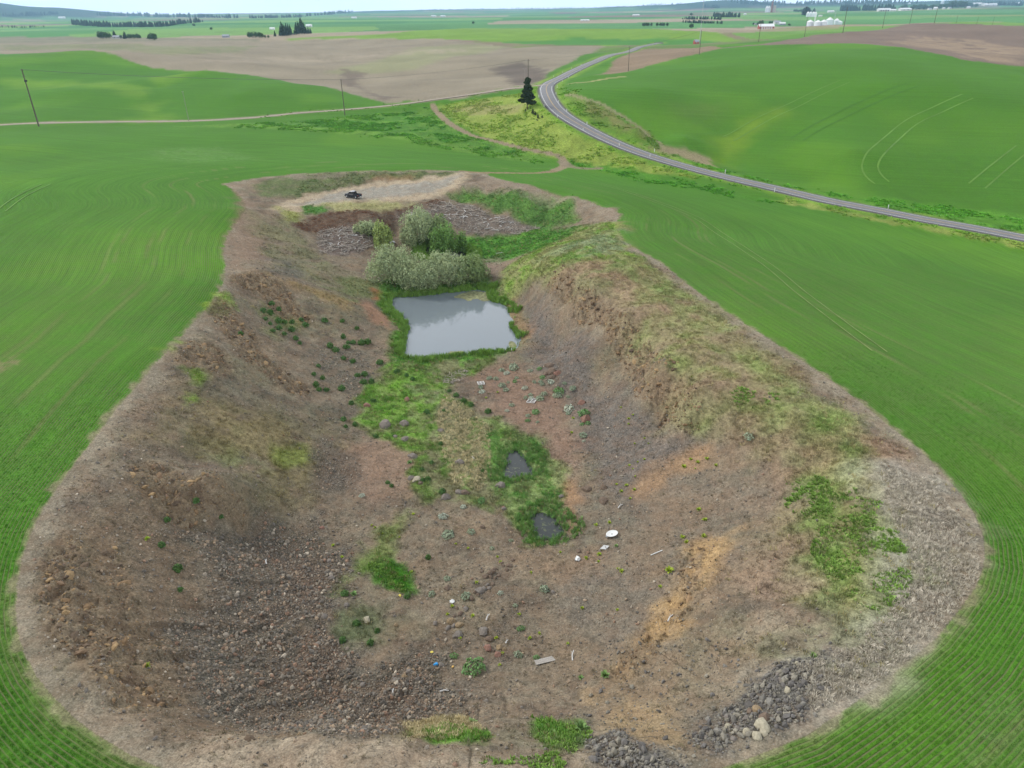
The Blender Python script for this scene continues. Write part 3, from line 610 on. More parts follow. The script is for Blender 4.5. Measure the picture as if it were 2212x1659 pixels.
def finish(b, colr, rough=.9, bump=None, bs=.3, bd=.1, spec=.25, **kw):
    p = b.n('ShaderNodeBsdfPrincipled'); o = b.n('ShaderNodeOutputMaterial'); b.setin(p.inputs['Base Color'], colr)
    b.setin(p.inputs['Roughness'], rough); p.inputs['Specular IOR Level'].default_value = spec
    for k, v in kw.items(): b.setin(p.inputs[k.replace('_', ' ')], v)
    if bump is not None:
        q = b.n('ShaderNodeBump'); q.inputs['Strength'].default_value = bs; q.inputs['Distance'].default_value = bd; b.link(bump, q.inputs['Height']); b.link(q.outputs[0], p.inputs['Normal'])
    b.link(p.outputs[0], o.inputs['Surface']); return p
def simple(name, c, rough=.8, var=.12, sc=3., spec=.3, bump=0, metallic=0., inst=False):
    m, nt = mat(name); b = NB(nt); pos = b.n('ShaderNodeTexCoord').outputs['Object'] if not inst else b.n('ShaderNodeNewGeometry').outputs['Position']
    n = b.noise(pos, sc, 5); f = b.rng(n, .3, .7, 1 - var, 1 + var)
    if inst:
        a = b.attr('tint', 'INSTANCER'); f = b.math('MULTIPLY', f, a.outputs['Fac'])
    x = b.n('ShaderNodeVectorMath', operation='SCALE'); x.inputs[0].default_value = tuple(c); b.link(f, x.inputs['Scale'])
    finish(b, x.outputs[0], rough, n if bump else None, bump, .05, spec, Metallic=metallic); return m

def ground_material():
    m, nt = mat('ground_cover'); b = NB(nt)
    colr = b.attr('Col').outputs['Color']; aux = b.n('ShaderNodeSeparateColor'); b.link(b.attr('Aux').outputs['Color'], aux.inputs[0])
    crop, stone, grass = aux.outputs[0], aux.outputs[1], aux.outputs[2]
    soil = b.attr('soil').outputs['Fac']; row = b.attr('rowd').outputs['Fac']; ra = b.attr('rowamp').outputs['Fac']
    pos = b.n('ShaderNodeNewGeometry').outputs['Position']
    nf = b.noise(pos, 5.5, 4, .65); nm = b.noise(pos, .9, 4, .6); nc = b.noise(pos, 1.9, 4, .7)
    # soil: mottling, pebbles
    f1 = b.rng(nf, .3, .7, .58, 1.40); f2 = b.rng(nm, .3, .7, .78, 1.2)
    tot = b.math('MULTIPLY', b.math('MULTIPLY', f1, f2), b.rng(nc, .32, .68, .72, 1.26))
    vo = b.n('ShaderNodeTexVoronoi'); vo.inputs['Scale'].default_value = 3.4; vo.inputs['Randomness'].default_value = 1; b.link(pos, vo.inputs['Vector'])
    vs = b.n('ShaderNodeSeparateColor'); b.link(vo.outputs['Color'], vs.inputs[0])
    vcell = b.rng(vs.outputs[0], 0, 1, .62, 1.45)
    vedge = b.rng(vo.outputs['Distance'], .12, .5, 1.0, .66)
    stf = b.math('MULTIPLY', vcell, vedge)
    stw = b.math('MULTIPLY', stone, .85, clamp=True)
    stmul = b.math('ADD', b.math('MULTIPLY', stf, stw), b.math('SUBTRACT', 1.0, stw))
    tot = b.math('MULTIPLY', tot, stmul)
    # grass: finer and streaky
    gn = b.rng(b.noise(pos, 3.2, 5, .75), .32, .68, .55, 1.4)
    gm = b.math('ADD', b.math('MULTIPLY', gn, grass), b.math('SUBTRACT', 1.0, grass)); tot = b.math('MULTIPLY', tot, gm)
    natural = b.n('ShaderNodeVectorMath', operation='SCALE'); b.link(colr, natural.inputs[0]); b.link(tot, natural.inputs['Scale'])
    # scattered small pale stones and dark litter on bare soil
    hue = b.mix(b.rng(b.noise(pos, .45, 3), .42, .62, 0, .35), natural.outputs[0], (.19, .115, .07, 1))
    hue = b.mix(b.math('MULTIPLY', soil, .8), natural.outputs[0], hue)
    v2 = b.n('ShaderNodeTexVoronoi'); v2.inputs['Scale'].default_value = 1.7; b.link(pos, v2.inputs['Vector'])
    peb = b.math('MULTIPLY', b.math('LESS_THAN', v2.outputs['Distance'], .13), b.math('MULTIPLY', soil, .65))
    hue = b.mix(peb, hue, (.27, .24, .2, 1))
    # crop rows
    ph_ = b.math('SINE', b.math('MULTIPLY', b.math('ADD', row, b.math('MULTIPLY', nc, .06)), 2 * math.pi / .46))
    gap = b.rng(ph_, .1, .95, 0, 1); gap = b.math('MULTIPLY', gap, ra)
    gap = b.math('MULTIPLY', gap, b.rng(b.noise(pos, .25, 3), .35, .65, .35, 1.0))
    wide = b.math('MULTIPLY', b.rng(b.math('SINE', b.math('MULTIPLY', b.math('ADD', row, b.math('MULTIPLY', nc, .25)), 2 * math.pi / 1.38)), -.2, 1, 0, 1), b.math('MULTIPLY', crop, b.rng(b.noise(pos, .06, 3), .38, .6, .05, .75)))
    cv = b.n('ShaderNodeCombineXYZ'); b.link(b.math('MULTIPLY', row, 1.0), cv.inputs[0])
    strk = b.n('ShaderNodeVectorMath', operation='SCALE'); b.link(pos, strk.inputs[0]); strk.inputs['Scale'].default_value = .035
    av = b.n('ShaderNodeVectorMath', operation='ADD'); b.link(cv.outputs[0], av.inputs[0]); b.link(strk.outputs[0], av.inputs[1])
    sn = b.rng(b.noise(av.outputs[0], 1.0, 4, .65), .3, .7, .84, 1.16)
    cf = b.math('MULTIPLY', b.math('MULTIPLY', b.rng(nf, .3, .7, .80, 1.2), b.rng(nc, .3, .7, .86, 1.14)), sn)
    cc = b.n('ShaderNodeVectorMath', operation='SCALE'); b.link(colr, cc.inputs[0]); b.link(cf, cc.inputs['Scale'])
    cropd = b.mix(b.math('MULTIPLY', wide, .42), cc.outputs[0], (.045, .12, .022, 1))
    cropc = b.mix(b.math('MULTIPLY', gap, .85), cropd, (.15, .15, .075, 1))
    edge = b.math('ADD', crop, b.math('MULTIPLY', b.math('SUBTRACT', nc, .5), .5))
    cw = b.rng(edge, .42, .58, 0, 1)
    final = b.mix(cw, hue, cropc)
    hgt = b.math('ADD', b.math('MULTIPLY', nf, .5), b.math('MULTIPLY', b.math('SUBTRACT', 1.0, vo.outputs['Distance']), b.math('MULTIPLY', stone, 2.2)))
    hgt = b.math('SUBTRACT', hgt, b.math('MULTIPLY', gap, 1.2))
    hgt = b.math('ADD', hgt, b.math('MULTIPLY', nc, b.math('MULTIPLY', grass, 1.0)))
    finish(b, final, .95, hgt, .75, .14, .06); return m
GM = ground_material()

# ------------------------------------------------------------------ naming helpers
def tag(o, label=None, cat=None, group=None, kind=None):
    if label: o['label'] = label
    if cat: o['category'] = cat
    if group: o['group'] = group
    if kind: o['kind'] = kind
    return o
def mesh_obj(name, V, F, m=None, parent=None, smooth=False, mats=None, mi=None):
    me = bpy.data.meshes.new(name); V = np.asarray(V, np.float32)
    if isinstance(F, np.ndarray) and F.ndim == 2:
        k = F.shape[1]; me.vertices.add(len(V)); me.vertices.foreach_set('co', V.ravel())
        me.loops.add(F.size); me.loops.foreach_set('vertex_index', F.ravel().astype(np.int32))
        me.polygons.add(len(F)); me.polygons.foreach_set('loop_start', np.arange(0, F.size, k, dtype=np.int32)); me.update(calc_edges=True)
    else: me.from_pydata([tuple(map(float, v)) for v in V], [], [tuple(f) for f in F]); me.update()
    if smooth: me.polygons.foreach_set('use_smooth', np.ones(len(me.polygons), bool))
    for q in (mats or ([m] if m else [])): me.materials.append(q)
    if mi is not None: me.polygons.foreach_set('material_index', np.asarray(mi, np.int32))
    o = bpy.data.objects.new(name, me); col.objects.link(o)
    if parent: o.parent = parent
    return o
def empty(name, loc, rz=0, sc=1):
    o = bpy.data.objects.new(name, None); o.empty_display_size = .2; col.objects.link(o); o.location = tuple(map(float, loc)); o.rotation_euler = (0, 0, rz); o.scale = (sc,) * 3; return o
def dup(root, loc, rz=0, sc=1, label=None, group=None):
    r = root.copy(); col.objects.link(r); r.location = tuple(map(float, loc)); r.rotation_euler = (0, 0, rz); r.scale = (sc,) * 3 if not hasattr(sc, '__len__') else sc
    if label: r['label'] = label
    if group: r['group'] = group
    for ch in list(root.children):
        c_ = ch.copy(); col.objects.link(c_); c_.parent = r
        for g_ in ch.children: d_ = g_.copy(); col.objects.link(d_); d_.parent = c_
    return r

# ------------------------------------------------------------------ the ground meshes
VV = np.stack([X, Y, Z], -1)
dr = np.gradient(VV, axis=0); da = np.gradient(VV, axis=1)
NM = np.cross(da, dr); NM /= np.linalg.norm(NM, axis=-1, keepdims=True); NM[NM[..., 2] < 0] *= -1
qc = lambda a: (a[:-1, :-1] + a[1:, :-1] + a[:-1, 1:] + a[1:, 1:]) / 4
qr, qcr, qd = qc(rowd), qc(CRP), qc(RR)
klass = np.full(qr.shape, 2)
klass[qd > 1600] = 3
klass[(qr > 0) & (qd < 420) & (qcr > .5)] = 1
klass[qr < 0] = 0
VI = np.arange(NR * NA).reshape(NR, NA)
quads = np.stack([VI[:-1, :-1], VI[1:, :-1], VI[1:, 1:], VI[:-1, 1:]], -1)
COLA = np.concatenate([COL, np.ones(X.shape + (1,))], -1).reshape(-1, 4)
AUX = np.stack([CRP, STN, GRN, np.ones(X.shape)], -1).reshape(-1, 4)
for kc, nm in enumerate(('quarry_ground', 'crop_field', 'farmland', 'distant_plain')):
    F = quads[klass == kc][:, ::-1]
    u_, inv = np.unique(F, return_inverse=True); F = inv.reshape(-1, 4)
    o = mesh_obj(nm, VV.reshape(-1, 3)[u_], F, GM, smooth=True); me = o.data
    for an, tp, dat in (('Col', 'FLOAT_COLOR', COLA), ('Aux', 'FLOAT_COLOR', AUX)):
        at = me.attributes.new(an, tp, 'POINT'); at.data.foreach_set('color', dat[u_].astype(np.float32).ravel())
    for an, dat in (('rowd', rowc), ('rowamp', ramp), ('soil', SO)):
        at = me.attributes.new(an, 'FLOAT', 'POINT'); at.data.foreach_set('value', dat.reshape(-1)[u_].astype(np.float32))
    me.normals_split_custom_set_from_vertices(NM.reshape(-1, 3)[u_].tolist())
    tag(o, kind='structure')
# the land behind the camera, coarse
ra_ = np.geomspace(16, 26000, 26); ta_ = np.linspace(R(75), R(285), 30)
G1, G2 = np.meshgrid(ra_, ta_, indexing='ij'); gx, gy = G1 * np.sin(G2), G1 * np.cos(G2)
gz = np.where(G1 < 1500, rbf(gx, gy), 2) * (1 - sstep(600, 1500, G1)) - .5 * (1 - sstep(0, 40, np.abs(G1 - 16))) * 0
gi = np.arange(gx.size).reshape(gx.shape); gq = np.stack([gi[:-1, :-1], gi[1:, :-1], gi[1:, 1:], gi[:-1, 1:]], -1).reshape(-1, 4)
field_green = simple('field_green', WHEAT, .95, .15, .02)
o = mesh_obj('ground', np.stack([gx, gy, gz], -1).reshape(-1, 3), gq[:, ::-1], field_green, smooth=True); tag(o, kind='structure')
print('ground', time.time() - T0)

# ------------------------------------------------------------------ wheel tracks pressed through the crop
M_tr = simple('flattened_crop', tuple(C(104,146,60)), .95, .3, .05)
def wheel_track(px, gap, wd, mt=M_tr):
    c_, s_ = resample(catmull(plan(px), 6), 4); t = np.gradient(c_, axis=0); t /= np.linalg.norm(t, axis=1, keepdims=True); nr_ = np.stack([-t[:, 1], t[:, 0]], 1)
    for sg_ in (-1, 1):
        V = []
        for of in (-wd / 2, wd / 2):
            q = c_ + nr_ * (sg_ * gap / 2 + of); V.append(np.column_stack([q, ground_z(q[:, 0], q[:, 1]) + .14]))
        V = np.stack(V, 1).reshape(-1, 3); I = np.arange(len(V)).reshape(-1, 2); F = np.stack([I[:-1, 0], I[1:, 0], I[1:, 1], I[:-1, 1]], -1)[:, ::-1]
        tag(mesh_obj('wheel_track', V, F, mt), kind='structure')
wheel_track([(1905,395),(1886,378),(1880,352),(1905,318),(1960,270),(2030,235),(2090,208)], 7, .8)
wheel_track([(1573,300),(1640,262),(1704,232),(1765,202),(1825,176)], 7, .6)
wheel_track([(1721,302),(1790,262),(1860,228),(1973,183)], 7, .5, simple('dark_track', tuple(C(72,120,40)), .95, .1, .5))
wheel_track([(2110,402),(2150,368),(2212,318)], 7, .8)
wheel_track([(0,458),(45,425),(100,398)], 3, .4)
wheel_track([(1290,395),(1400,430),(1520,480),(1640,560),(1740,640),(1900,760)], 3, .25, simple('pale_track', tuple(C(128,146,84)), .95, .25, .3))

# ------------------------------------------------------------------ water
def water_material(name, c, rough, algae):
    m, nt = mat(name); b = NB(nt); pos = b.n('ShaderNodeNewGeometry').outputs['Position']
    n = b.noise(pos, 1.2, 5, .7); big = b.noise(pos, .16, 3)
    f = b.rng(b.math('ADD', n, b.math('MULTIPLY', big, .6)), .92 - algae, 1.0 - algae, 0, .75)
    cc = b.mix(f, c, (.12, .14, .06, 1))
    finish(b, cc, b.math('ADD', b.math('MULTIPLY', f, .5), rough), b.noise(pos, 2.2, 3), .05, .05, .85, IOR=1.33); return m
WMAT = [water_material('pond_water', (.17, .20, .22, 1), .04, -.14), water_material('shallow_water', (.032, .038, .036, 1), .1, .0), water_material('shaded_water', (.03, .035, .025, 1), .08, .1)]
for i, (pl, zz) in enumerate(PONDS):
    pts = np.array(pl); c0 = pts.mean(0); q = c0 + (pts - c0) * 1.05
    o = mesh_obj('pond_water', np.column_stack([q, np.full(len(q), zz)]), [tuple(range(len(q)))], WMAT[min(i, 1) if i < 3 else 2]); tag(o, kind='structure')

M_scum = simple('pond_scum', tuple(C(140,142,104)), .9, .5, 1.2)
for q in ([(980,641),(1000,634),(1018,629),(1040,630),(1055,633),(1062,646),(1045,651),(1030,645),(1012,650),(998,645)], [(965,763),(985,758),(1003,760),(1000,767),(975,769)], [(1098,741),(1110,738),(1116,748),(1104,752)]):
    pl = [atz(*p_, -15.985) for p_ in q]; pl = catmull(pl, 4, True); q2 = np.array(pl); q2[:, :2] += (.5 * np.stack([fbm(q2[:, 0] * 9, q2[:, 1] * 9, 4, 2, 5), fbm(q2[:, 0] * 9, q2[:, 1] * 9, 4, 2, 6)], 1)); q2[:, 2] = -15.985
    tag(mesh_obj('pond_scum', q2, [tuple(range(len(q2)))], M_scum), 'pale green scum floating at the edge of the large pond', 'pond scum', kind='stuff')

# ------------------------------------------------------------------ highway with its painted lines, gravel road
def ribbon(c, zc, offs, lift, closed=False):
    c = np.asarray(c); t = np.gradient(c, axis=0); t /= np.linalg.norm(t, axis=1, keepdims=True); nrm = np.stack([-t[:, 1], t[:, 0]], 1)
    V = []; k = len(offs)
    for of, lf in zip(offs, lift): V.append(np.column_stack([c + nrm * of, zc + lf]))
    V = np.stack(V, 1).reshape(-1, 3); n = len(c); I = np.arange(n * k).reshape(n, k)
    F = np.stack([I[:-1, :-1], I[:-1, 1:], I[1:, 1:], I[1:, :-1]], -1).reshape(-1, 4); return V, F[:, ::-1]
c, s_, zc = ROADS['highway']
asphalt = simple('asphalt', (.17, .17, .178), .85, .10, .35, .3); white = simple('road_paint_white', (.78, .78, .76), .6, .05); yellow = simple('road_paint_yellow', (.62, .42, .12), .6, .08); gravel = simple('shoulder_gravel', (.09, .085, .085), .95, .2, 1.5)
V, F = ribbon(c, zc, (-5.4, -4.6, 0, 4.6, 5.4), (-.5, .04, .1, .04, -.5)); V = V[:, :]
hw = mesh_obj('highway', V, F, asphalt); tag(hw, kind='structure')
mi = np.tile([1, 0, 0, 1], len(c) - 1); hw.data.materials.append(gravel); hw.data.polygons.foreach_set('material_index', mi.astype(np.int32))
def line_part(nm, off, wd, mt, sel=None, cc=c, zz=zc):
    V, F = ribbon(cc, zz, (off - wd / 2, off + wd / 2), (.1 - abs(off) * .013 + .02,) * 2); mesh_obj(nm, V, F if sel is None else F[sel], mt, hw)
seg = np.arange(len(c) - 1)
jn = np.hypot(c[:-1, 0] - atz(1182, 186, 6)[0], c[:-1, 1] - atz(1182, 186, 6)[1])
line_part('edge_line', 3.65, .17, white, jn > 14); line_part('edge_line', -3.65, .17, white, None)
for off in (-.16, .16): line_part('centre_line', off, .12, yellow)
c2, s2, zc2 = ROADS['gravel_road']
V, F = ribbon(c2, zc2, (-2.9, 0, 2.9), (-.12, .05, -.12)); o = mesh_obj('gravel_road', V, F, simple('gravel', tuple(C(168,156,140)), .95, .14, .8)); tag(o, kind='structure')
# ------------------------------------------------------------------ shape helpers: every shape is (verts, faces)
def S_box(a, b, jit=0):
    (x0, y0, z0), (x1, y1, z1) = a, b
    V = np.array([(x0,y0,z0),(x1,y0,z0),(x1,y1,z0),(x0,y1,z0),(x0,y0,z1),(x1,y0,z1),(x1,y1,z1),(x0,y1,z1)], float)
    return V, [(0,3,2,1),(4,5,6,7),(0,1,5,4),(1,2,6,5),(2,3,7,6),(3,0,4,7)]
def S_cyl(p, q, r0, r1=None, n=8, cap=True):
    p = np.array(p, float); q = np.array(q, float); r1 = r0 if r1 is None else r1; d = q - p; d = d / (np.linalg.norm(d) + 1e-9)
    u = np.cross(d, (0, 0, 1) if abs(d[2]) < .9 else (1, 0, 0)); u /= np.linalg.norm(u); v = np.cross(d, u)
    t = np.arange(n) * 2 * math.pi / n; ring = np.cos(t)[:, None] * u + np.sin(t)[:, None] * v
    V = np.vstack([p + ring * r0, q + ring * r1]); F = [(i, (i + 1) % n, n + (i + 1) % n, n + i) for i in range(n)]
    if cap: F += [tuple(range(n - 1, -1, -1)), tuple(range(n, 2 * n))]
    return V, F
def S_lathe(prof, n=12):
    V = []; F = []; t = np.arange(n) * 2 * math.pi / n
    for r, z in prof: V += [(r * math.cos(a), r * math.sin(a), z) for a in t]
    for k in range(len(prof) - 1):
        for i in range(n): F.append((k*n+i, k*n+(i+1) % n, (k+1)*n+(i+1) % n, (k+1)*n+i))
    F.append(tuple(range(n-1, -1, -1))); F.append(tuple(range((len(prof)-1)*n, len(prof)*n))); return np.array(V), F
def S_prism(poly, y0, y1):         # outline in x,z pushed along y
    n = len(poly); V = [(x, y0, z) for x, z in poly] + [(x, y1, z) for x, z in poly]
    return np.array(V, float), [tuple(range(n)), tuple(range(2*n-1, n-1, -1))] + [(i, n+i, n+(i+1) % n, (i+1) % n) for i in range(n)]
def join(*S):
    V = []; F = []; o = 0
    for v, f in S: V.append(v); F += [tuple(i + o for i in q) for q in f]; o += len(v)
    return np.vstack(V), F
def mv(S, t=(0,0,0), rz=0, sc=1):
    v, f = S; c, s = math.cos(rz), math.sin(rz); v = v * sc; return np.column_stack([v[:,0]*c - v[:,1]*s, v[:,0]*s + v[:,1]*c, v[:,2]]) + np.array(t), f
import bmesh
def S_ico(sub, seed, rough=.25, flat=.75, ang=True):
    bm = bmesh.new(); bmesh.ops.create_icosphere(bm, subdivisions=sub, radius=1); V = np.array([v.co[:] for v in bm.verts]); F = [tuple(v.index for v in f.verts) for f in bm.faces]; bm.free()
    r = np.random.default_rng(seed); V = V * (1 + rough * (r.random(len(V)) - .5) * 2)[:, None]; V = V * np.array([1, .6 + .5 * r.random(), flat])
    if ang:
        for _ in range(4):
            nrm = r.normal(size=3); nrm /= np.linalg.norm(nrm); d = V @ nrm; h_ = .62; V = V - np.where(d > h_, d - h_, 0)[:, None] * nrm
    return V, F
def pm(name, S, mt, smooth=False, mats=None, mi=None):      # mesh only
    me = bpy.data.meshes.new(name); me.from_pydata([tuple(map(float, v)) for v in S[0]], [], [tuple(map(int, f)) for f in S[1]]); me.update()
    for q in (mats or [mt]): me.materials.append(q)
    if smooth: me.polygons.foreach_set('use_smooth', np.ones(len(me.polygons), bool))
    if mi is not None: me.polygons.foreach_set('material_index', np.asarray(mi, np.int32))
    return me
def obj_of(me, name, parent=None, loc=None, rz=0, sc=1):
    o = bpy.data.objects.new(name, me); col.objects.link(o)
    if parent: o.parent = parent
    if loc is not None: o.location = tuple(map(float, loc))
    o.rotation_euler = (0, 0, rz); o.scale = (sc,) * 3 if not hasattr(sc, '__len__') else sc
    return o
def part(name, S, mt, parent, smooth=False): return obj_of(pm(name, S, mt, smooth), name, parent)

# ------------------------------------------------------------------ scattered cover (geometry nodes, one object each)
def samp(Aarr, x, y):
    r = np.hypot(x, y); a = np.arctan2(x, y)
    i = np.clip(np.interp(r, rad, np.arange(NR)), 0, NR - 1.001); j = np.clip(np.interp(a, azs, np.arange(NA)), 0, NA - 1.001)
    i0 = i.astype(int); j0 = j.astype(int); fi = i - i0; fj = j - j0
    if Aarr.ndim == 3: fi = fi[:, None]; fj = fj[:, None]
    return (Aarr[i0, j0] * (1 - fi) + Aarr[i0 + 1, j0] * fi) * (1 - fj) + (Aarr[i0, j0 + 1] * (1 - fi) + Aarr[i0 + 1, j0 + 1] * fi) * fj
def inst_mat(name, rough=.8, trans=0., grad=False):
    m, nt = mat(name); b = NB(nt); a = b.attr('tcol', 'INSTANCER'); g = b.n('ShaderNodeNewGeometry')
    f = b.rng(b.noise(g.outputs['Position'], 3., 3), .3, .7, .85, 1.15)
    x = b.n('ShaderNodeVectorMath', operation='SCALE'); b.link(a.outputs['Color'], x.inputs[0]); b.link(f, x.inputs['Scale'])
    finish(b, x.outputs[0], rough, spec=.2); return m
MI_leaf, MI_rock, MI_wood = inst_mat('grass_blades'), inst_mat('broken_basalt', .9), inst_mat('dead_wood', .9)
def scatter(name, label, cat, pts, scl, rot, colr, protos, mt):
    n = len(pts); me = bpy.data.meshes.new(name); me.vertices.add(n); me.vertices.foreach_set('co', np.asarray(pts, np.float32).ravel())
    for an, tp, fld, dat in (('scl', 'FLOAT_VECTOR', 'vector', scl), ('rot', 'FLOAT_VECTOR', 'vector', rot), ('tcol', 'FLOAT_COLOR', 'color', np.column_stack([colr, np.ones(n)]))):
        at = me.attributes.new(an, tp, 'POINT'); at.data.foreach_set(fld, np.asarray(dat, np.float32).ravel())
    at = me.attributes.new('pick', 'INT', 'POINT'); at.data.foreach_set('value', rng.integers(0, len(protos), n).astype(np.int32))
    me.materials.append(mt); o = bpy.data.objects.new(name, me); col.objects.link(o)
    ng = bpy.data.node_groups.new(name, 'GeometryNodeTree'); ng.interface.new_socket('Geometry', in_out='INPUT', socket_type='NodeSocketGeometry'); ng.interface.new_socket('Geometry', in_out='OUTPUT', socket_type='NodeSocketGeometry')
    gi_ = ng.nodes.new('NodeGroupInput'); go = ng.nodes.new('NodeGroupOutput'); ip = ng.nodes.new('GeometryNodeInstanceOnPoints'); g2i = ng.nodes.new('GeometryNodeGeometryToInstance')
    for me_ in protos:
        po = bpy.data.objects.new(name + '_piece', me_); oi = ng.nodes.new('GeometryNodeObjectInfo'); oi.inputs['Object'].default_value = po; ng.links.new(oi.outputs['Geometry'], g2i.inputs[0])
    def na(nm, tp):
        q = ng.nodes.new('GeometryNodeInputNamedAttribute'); q.data_type = tp; q.inputs['Name'].default_value = nm; return q.outputs[0]
    e2r = ng.nodes.new('FunctionNodeEulerToRotation')
    ng.links.new(gi_.outputs[0], ip.inputs['Points']); ng.links.new(g2i.outputs[0], ip.inputs['Instance']); ip.inputs['Pick Instance'].default_value = True
    ng.links.new(na('pick', 'INT'), ip.inputs['Instance Index']); ng.links.new(na('rot', 'FLOAT_VECTOR'), e2r.inputs[0]); ng.links.new(e2r.outputs[0], ip.inputs['Rotation']); ng.links.new(na('scl', 'FLOAT_VECTOR'), ip.inputs['Scale'])
    ng.links.new(ip.outputs[0], go.inputs[0]); md = o.modifiers.new('scatter', 'NODES'); md.node_group = ng
    tag(o, label, cat, kind='stuff'); return o
def S_tuft(n, h, spread, wd, seed, lean=.5):
    r = np.random.default_rng(seed); V = []; F = []
    for i in range(n):
        a = r.random() * 6.283; b_ = r.random() ** .6 * spread * .45; p = np.array([math.cos(a) * b_, math.sin(a) * b_, -.05]); hh = h * (.6 + .5 * r.random()); l = lean * (r.random() * .8 + .2)
        tip = p + np.array([math.cos(a) * hh * l + r.normal() * .1 * hh, math.sin(a) * hh * l + r.normal() * .1 * hh, hh]); s_ = a + r.normal() * .8; q = np.array([-math.sin(s_), math.cos(s_), 0]) * wd
        mid = p * .55 + tip * .45 + np.array([0, 0, hh * .14]); k = len(V); V += [p - q * .6, p + q * .6, mid + q, mid - q, tip]; F += [(k, k+1, k+2, k+3), (k+3, k+2, k+4)]
    return np.array(V), F
tufts = [pm('tuft', S_tuft(9, .17, .26, .016, s, .6), MI_leaf) for s in (1, 2, 3)]
grass_t = [pm('grass_tuft', S_tuft(14, .5, .8, .035, s, .7), MI_leaf) for s in (4, 5, 6)]
reed_t = [pm('reed_tuft', S_tuft(14, 1.5, .9, .05, s, .22), MI_leaf) for s in (7, 8, 9)]
weed_t = [pm('weed_tuft', S_tuft(16, .4, .8, .09, s, 1.0), MI_leaf) for s in (10, 11)]
stones_m = [pm('stone', S_ico(1, s, .22), MI_rock) for s in range(20, 26)]
blocks_m = [pm('block', S_ico(1, s, .2, .6), MI_rock) for s in range(30, 34)]
stick_m = [pm('stick', S_cyl((-.5, 0, 0), (.5, .04, .03), .022, .012, 5), MI_wood), pm('stick', join(S_cyl((-.5, 0, 0), (.1, .06, .02), .025, .018, 5), S_cyl((.1, .06, .02), (.5, -.02, .1), .018, .01, 5)), MI_wood)]
def rxy(n, x0, x1, y0, y1): return rng.uniform(x0, x1, n), rng.uniform(y0, y1, n)
def infov(x, y, z, m=60):
    u, v = project(np.stack([x, y, z], -1)); return (u > -m) & (u < 2212 + m) & (v > -m) & (v < 1659 + 2 * m)
def zrot(n, tilt=.15): return np.column_stack([rng.normal(0, tilt, n), rng.normal(0, tilt, n), rng.uniform(0, 6.283, n)])
ST_done = {}
# crop blades along the drill rows nearest the camera
x, y = rxy(2000000, -105, 105, 18, 150); r_ = samp(rowd, x, y); z = ground_z(x, y)
row_ = (r_ / .46) % 1.0
k = (r_ > .15) & (samp(CRP, x, y) > .6) & (np.abs(row_ - .75) < .16) & infov(x, y, z, 20) & (rng.random(len(x)) < np.clip(1.4 - np.hypot(x, y) / 100, .0, 1))
x, y, z, r_ = x[k], y[k], z[k], r_[k]; n = len(x); print('crop tufts', n)
cc = samp(COL, x, y) * rng.uniform(1.1, 1.45, n)[:, None]; s_ = rng.uniform(.8, 1.2, n)
scatter('wheat_rows', 'short green wheat plants standing in drilled rows round the near end of the pit', 'crop', np.column_stack([x, y, z]), np.column_stack([s_, s_, s_]), zrot(n), cc, tufts, MI_leaf)
# grass of the pit
x, y = rxy(1300000, -80, 90, 25, 300); g_ = samp(GRN, x, y); r_ = samp(rowd, x, y); z = ground_z(x, y)
wet = np.min([sdist(x, y, pl) for pl, _ in PONDS], axis=0)
k = (rng.random(len(x)) < g_ * np.clip(.42 - np.hypot(x, y) / 900, .1, 1) * (.3 + 1.0 * sstep(-.4, .5, fbm(x, y, 2.5, 3, 55)))) & (r_ < -.5) & infov(x, y, z) & (wet > .1)
x, y, z = x[k], y[k], z[k]; n = len(x); print('grass', n)
cc = samp(COL, x, y) * rng.uniform(.9, 1.75, n)[:, None]; strw = rng.random(n) < .12; cc[strw] = np.array(C(176,166,118)) * rng.uniform(.8, 1.2, strw.sum())[:, None]; s_ = rng.uniform(.45, 1.1, n)
scatter('pit_grass', 'uneven green and straw coloured grass growing over the marsh and banks of the pit', 'grass', np.column_stack([x, y, z]), np.column_stack([s_, s_, s_ * rng.uniform(.6, 1.3, n)]), zrot(n), cc, grass_t, MI_leaf)
# broad-leaved weeds on the right shoulder and the bottom edge
pl = [plan(q) for q in ([(1780,1060),(1880,1080),(1975,1220),(1950,1280),(1900,1330),(1820,1290),(1760,1210)], [(1690,1040),(1780,1030),(1830,1100),(1780,1160),(1710,1110)], [(890,1590),(960,1570),(1050,1590),(1040,1608),(940,1600)], [(1150,1550),(1250,1560),(1265,1600),(1240,1625),(1160,1600)], [(1010,1640),(1200,1630),(1200,1659),(1050,1655)], [(860,1250),(900,1280),(830,1265),(800,1215)], [(1560,830),(1690,850),(1680,880),(1600,880)])]
x, y = rxy(500000, -50, 90, 30, 130); ins = np.zeros(len(x), bool)
for q in pl: ins |= sdist(x, y, q) < 1.2 * fbm(x, y, 3, 3, 58)
k = ins & (rng.random(len(x)) < .5 * sstep(-.35, .6, fbm(x, y, 2.6, 3, 59))); x, y = x[k], y[k]; z = ground_z(x, y); n = len(x); print('weeds', n)
cc = np.array(C(134, 168, 80)) * rng.uniform(.75, 1.5, n)[:, None]; s_ = rng.uniform(.35, .85, n)
scatter('leafy_weeds', 'bright green leafy weeds spreading over the right shoulder of the pit', 'weeds', np.column_stack([x, y, z]), np.column_stack([s_] * 3), zrot(n), cc, weed_t, MI_leaf)
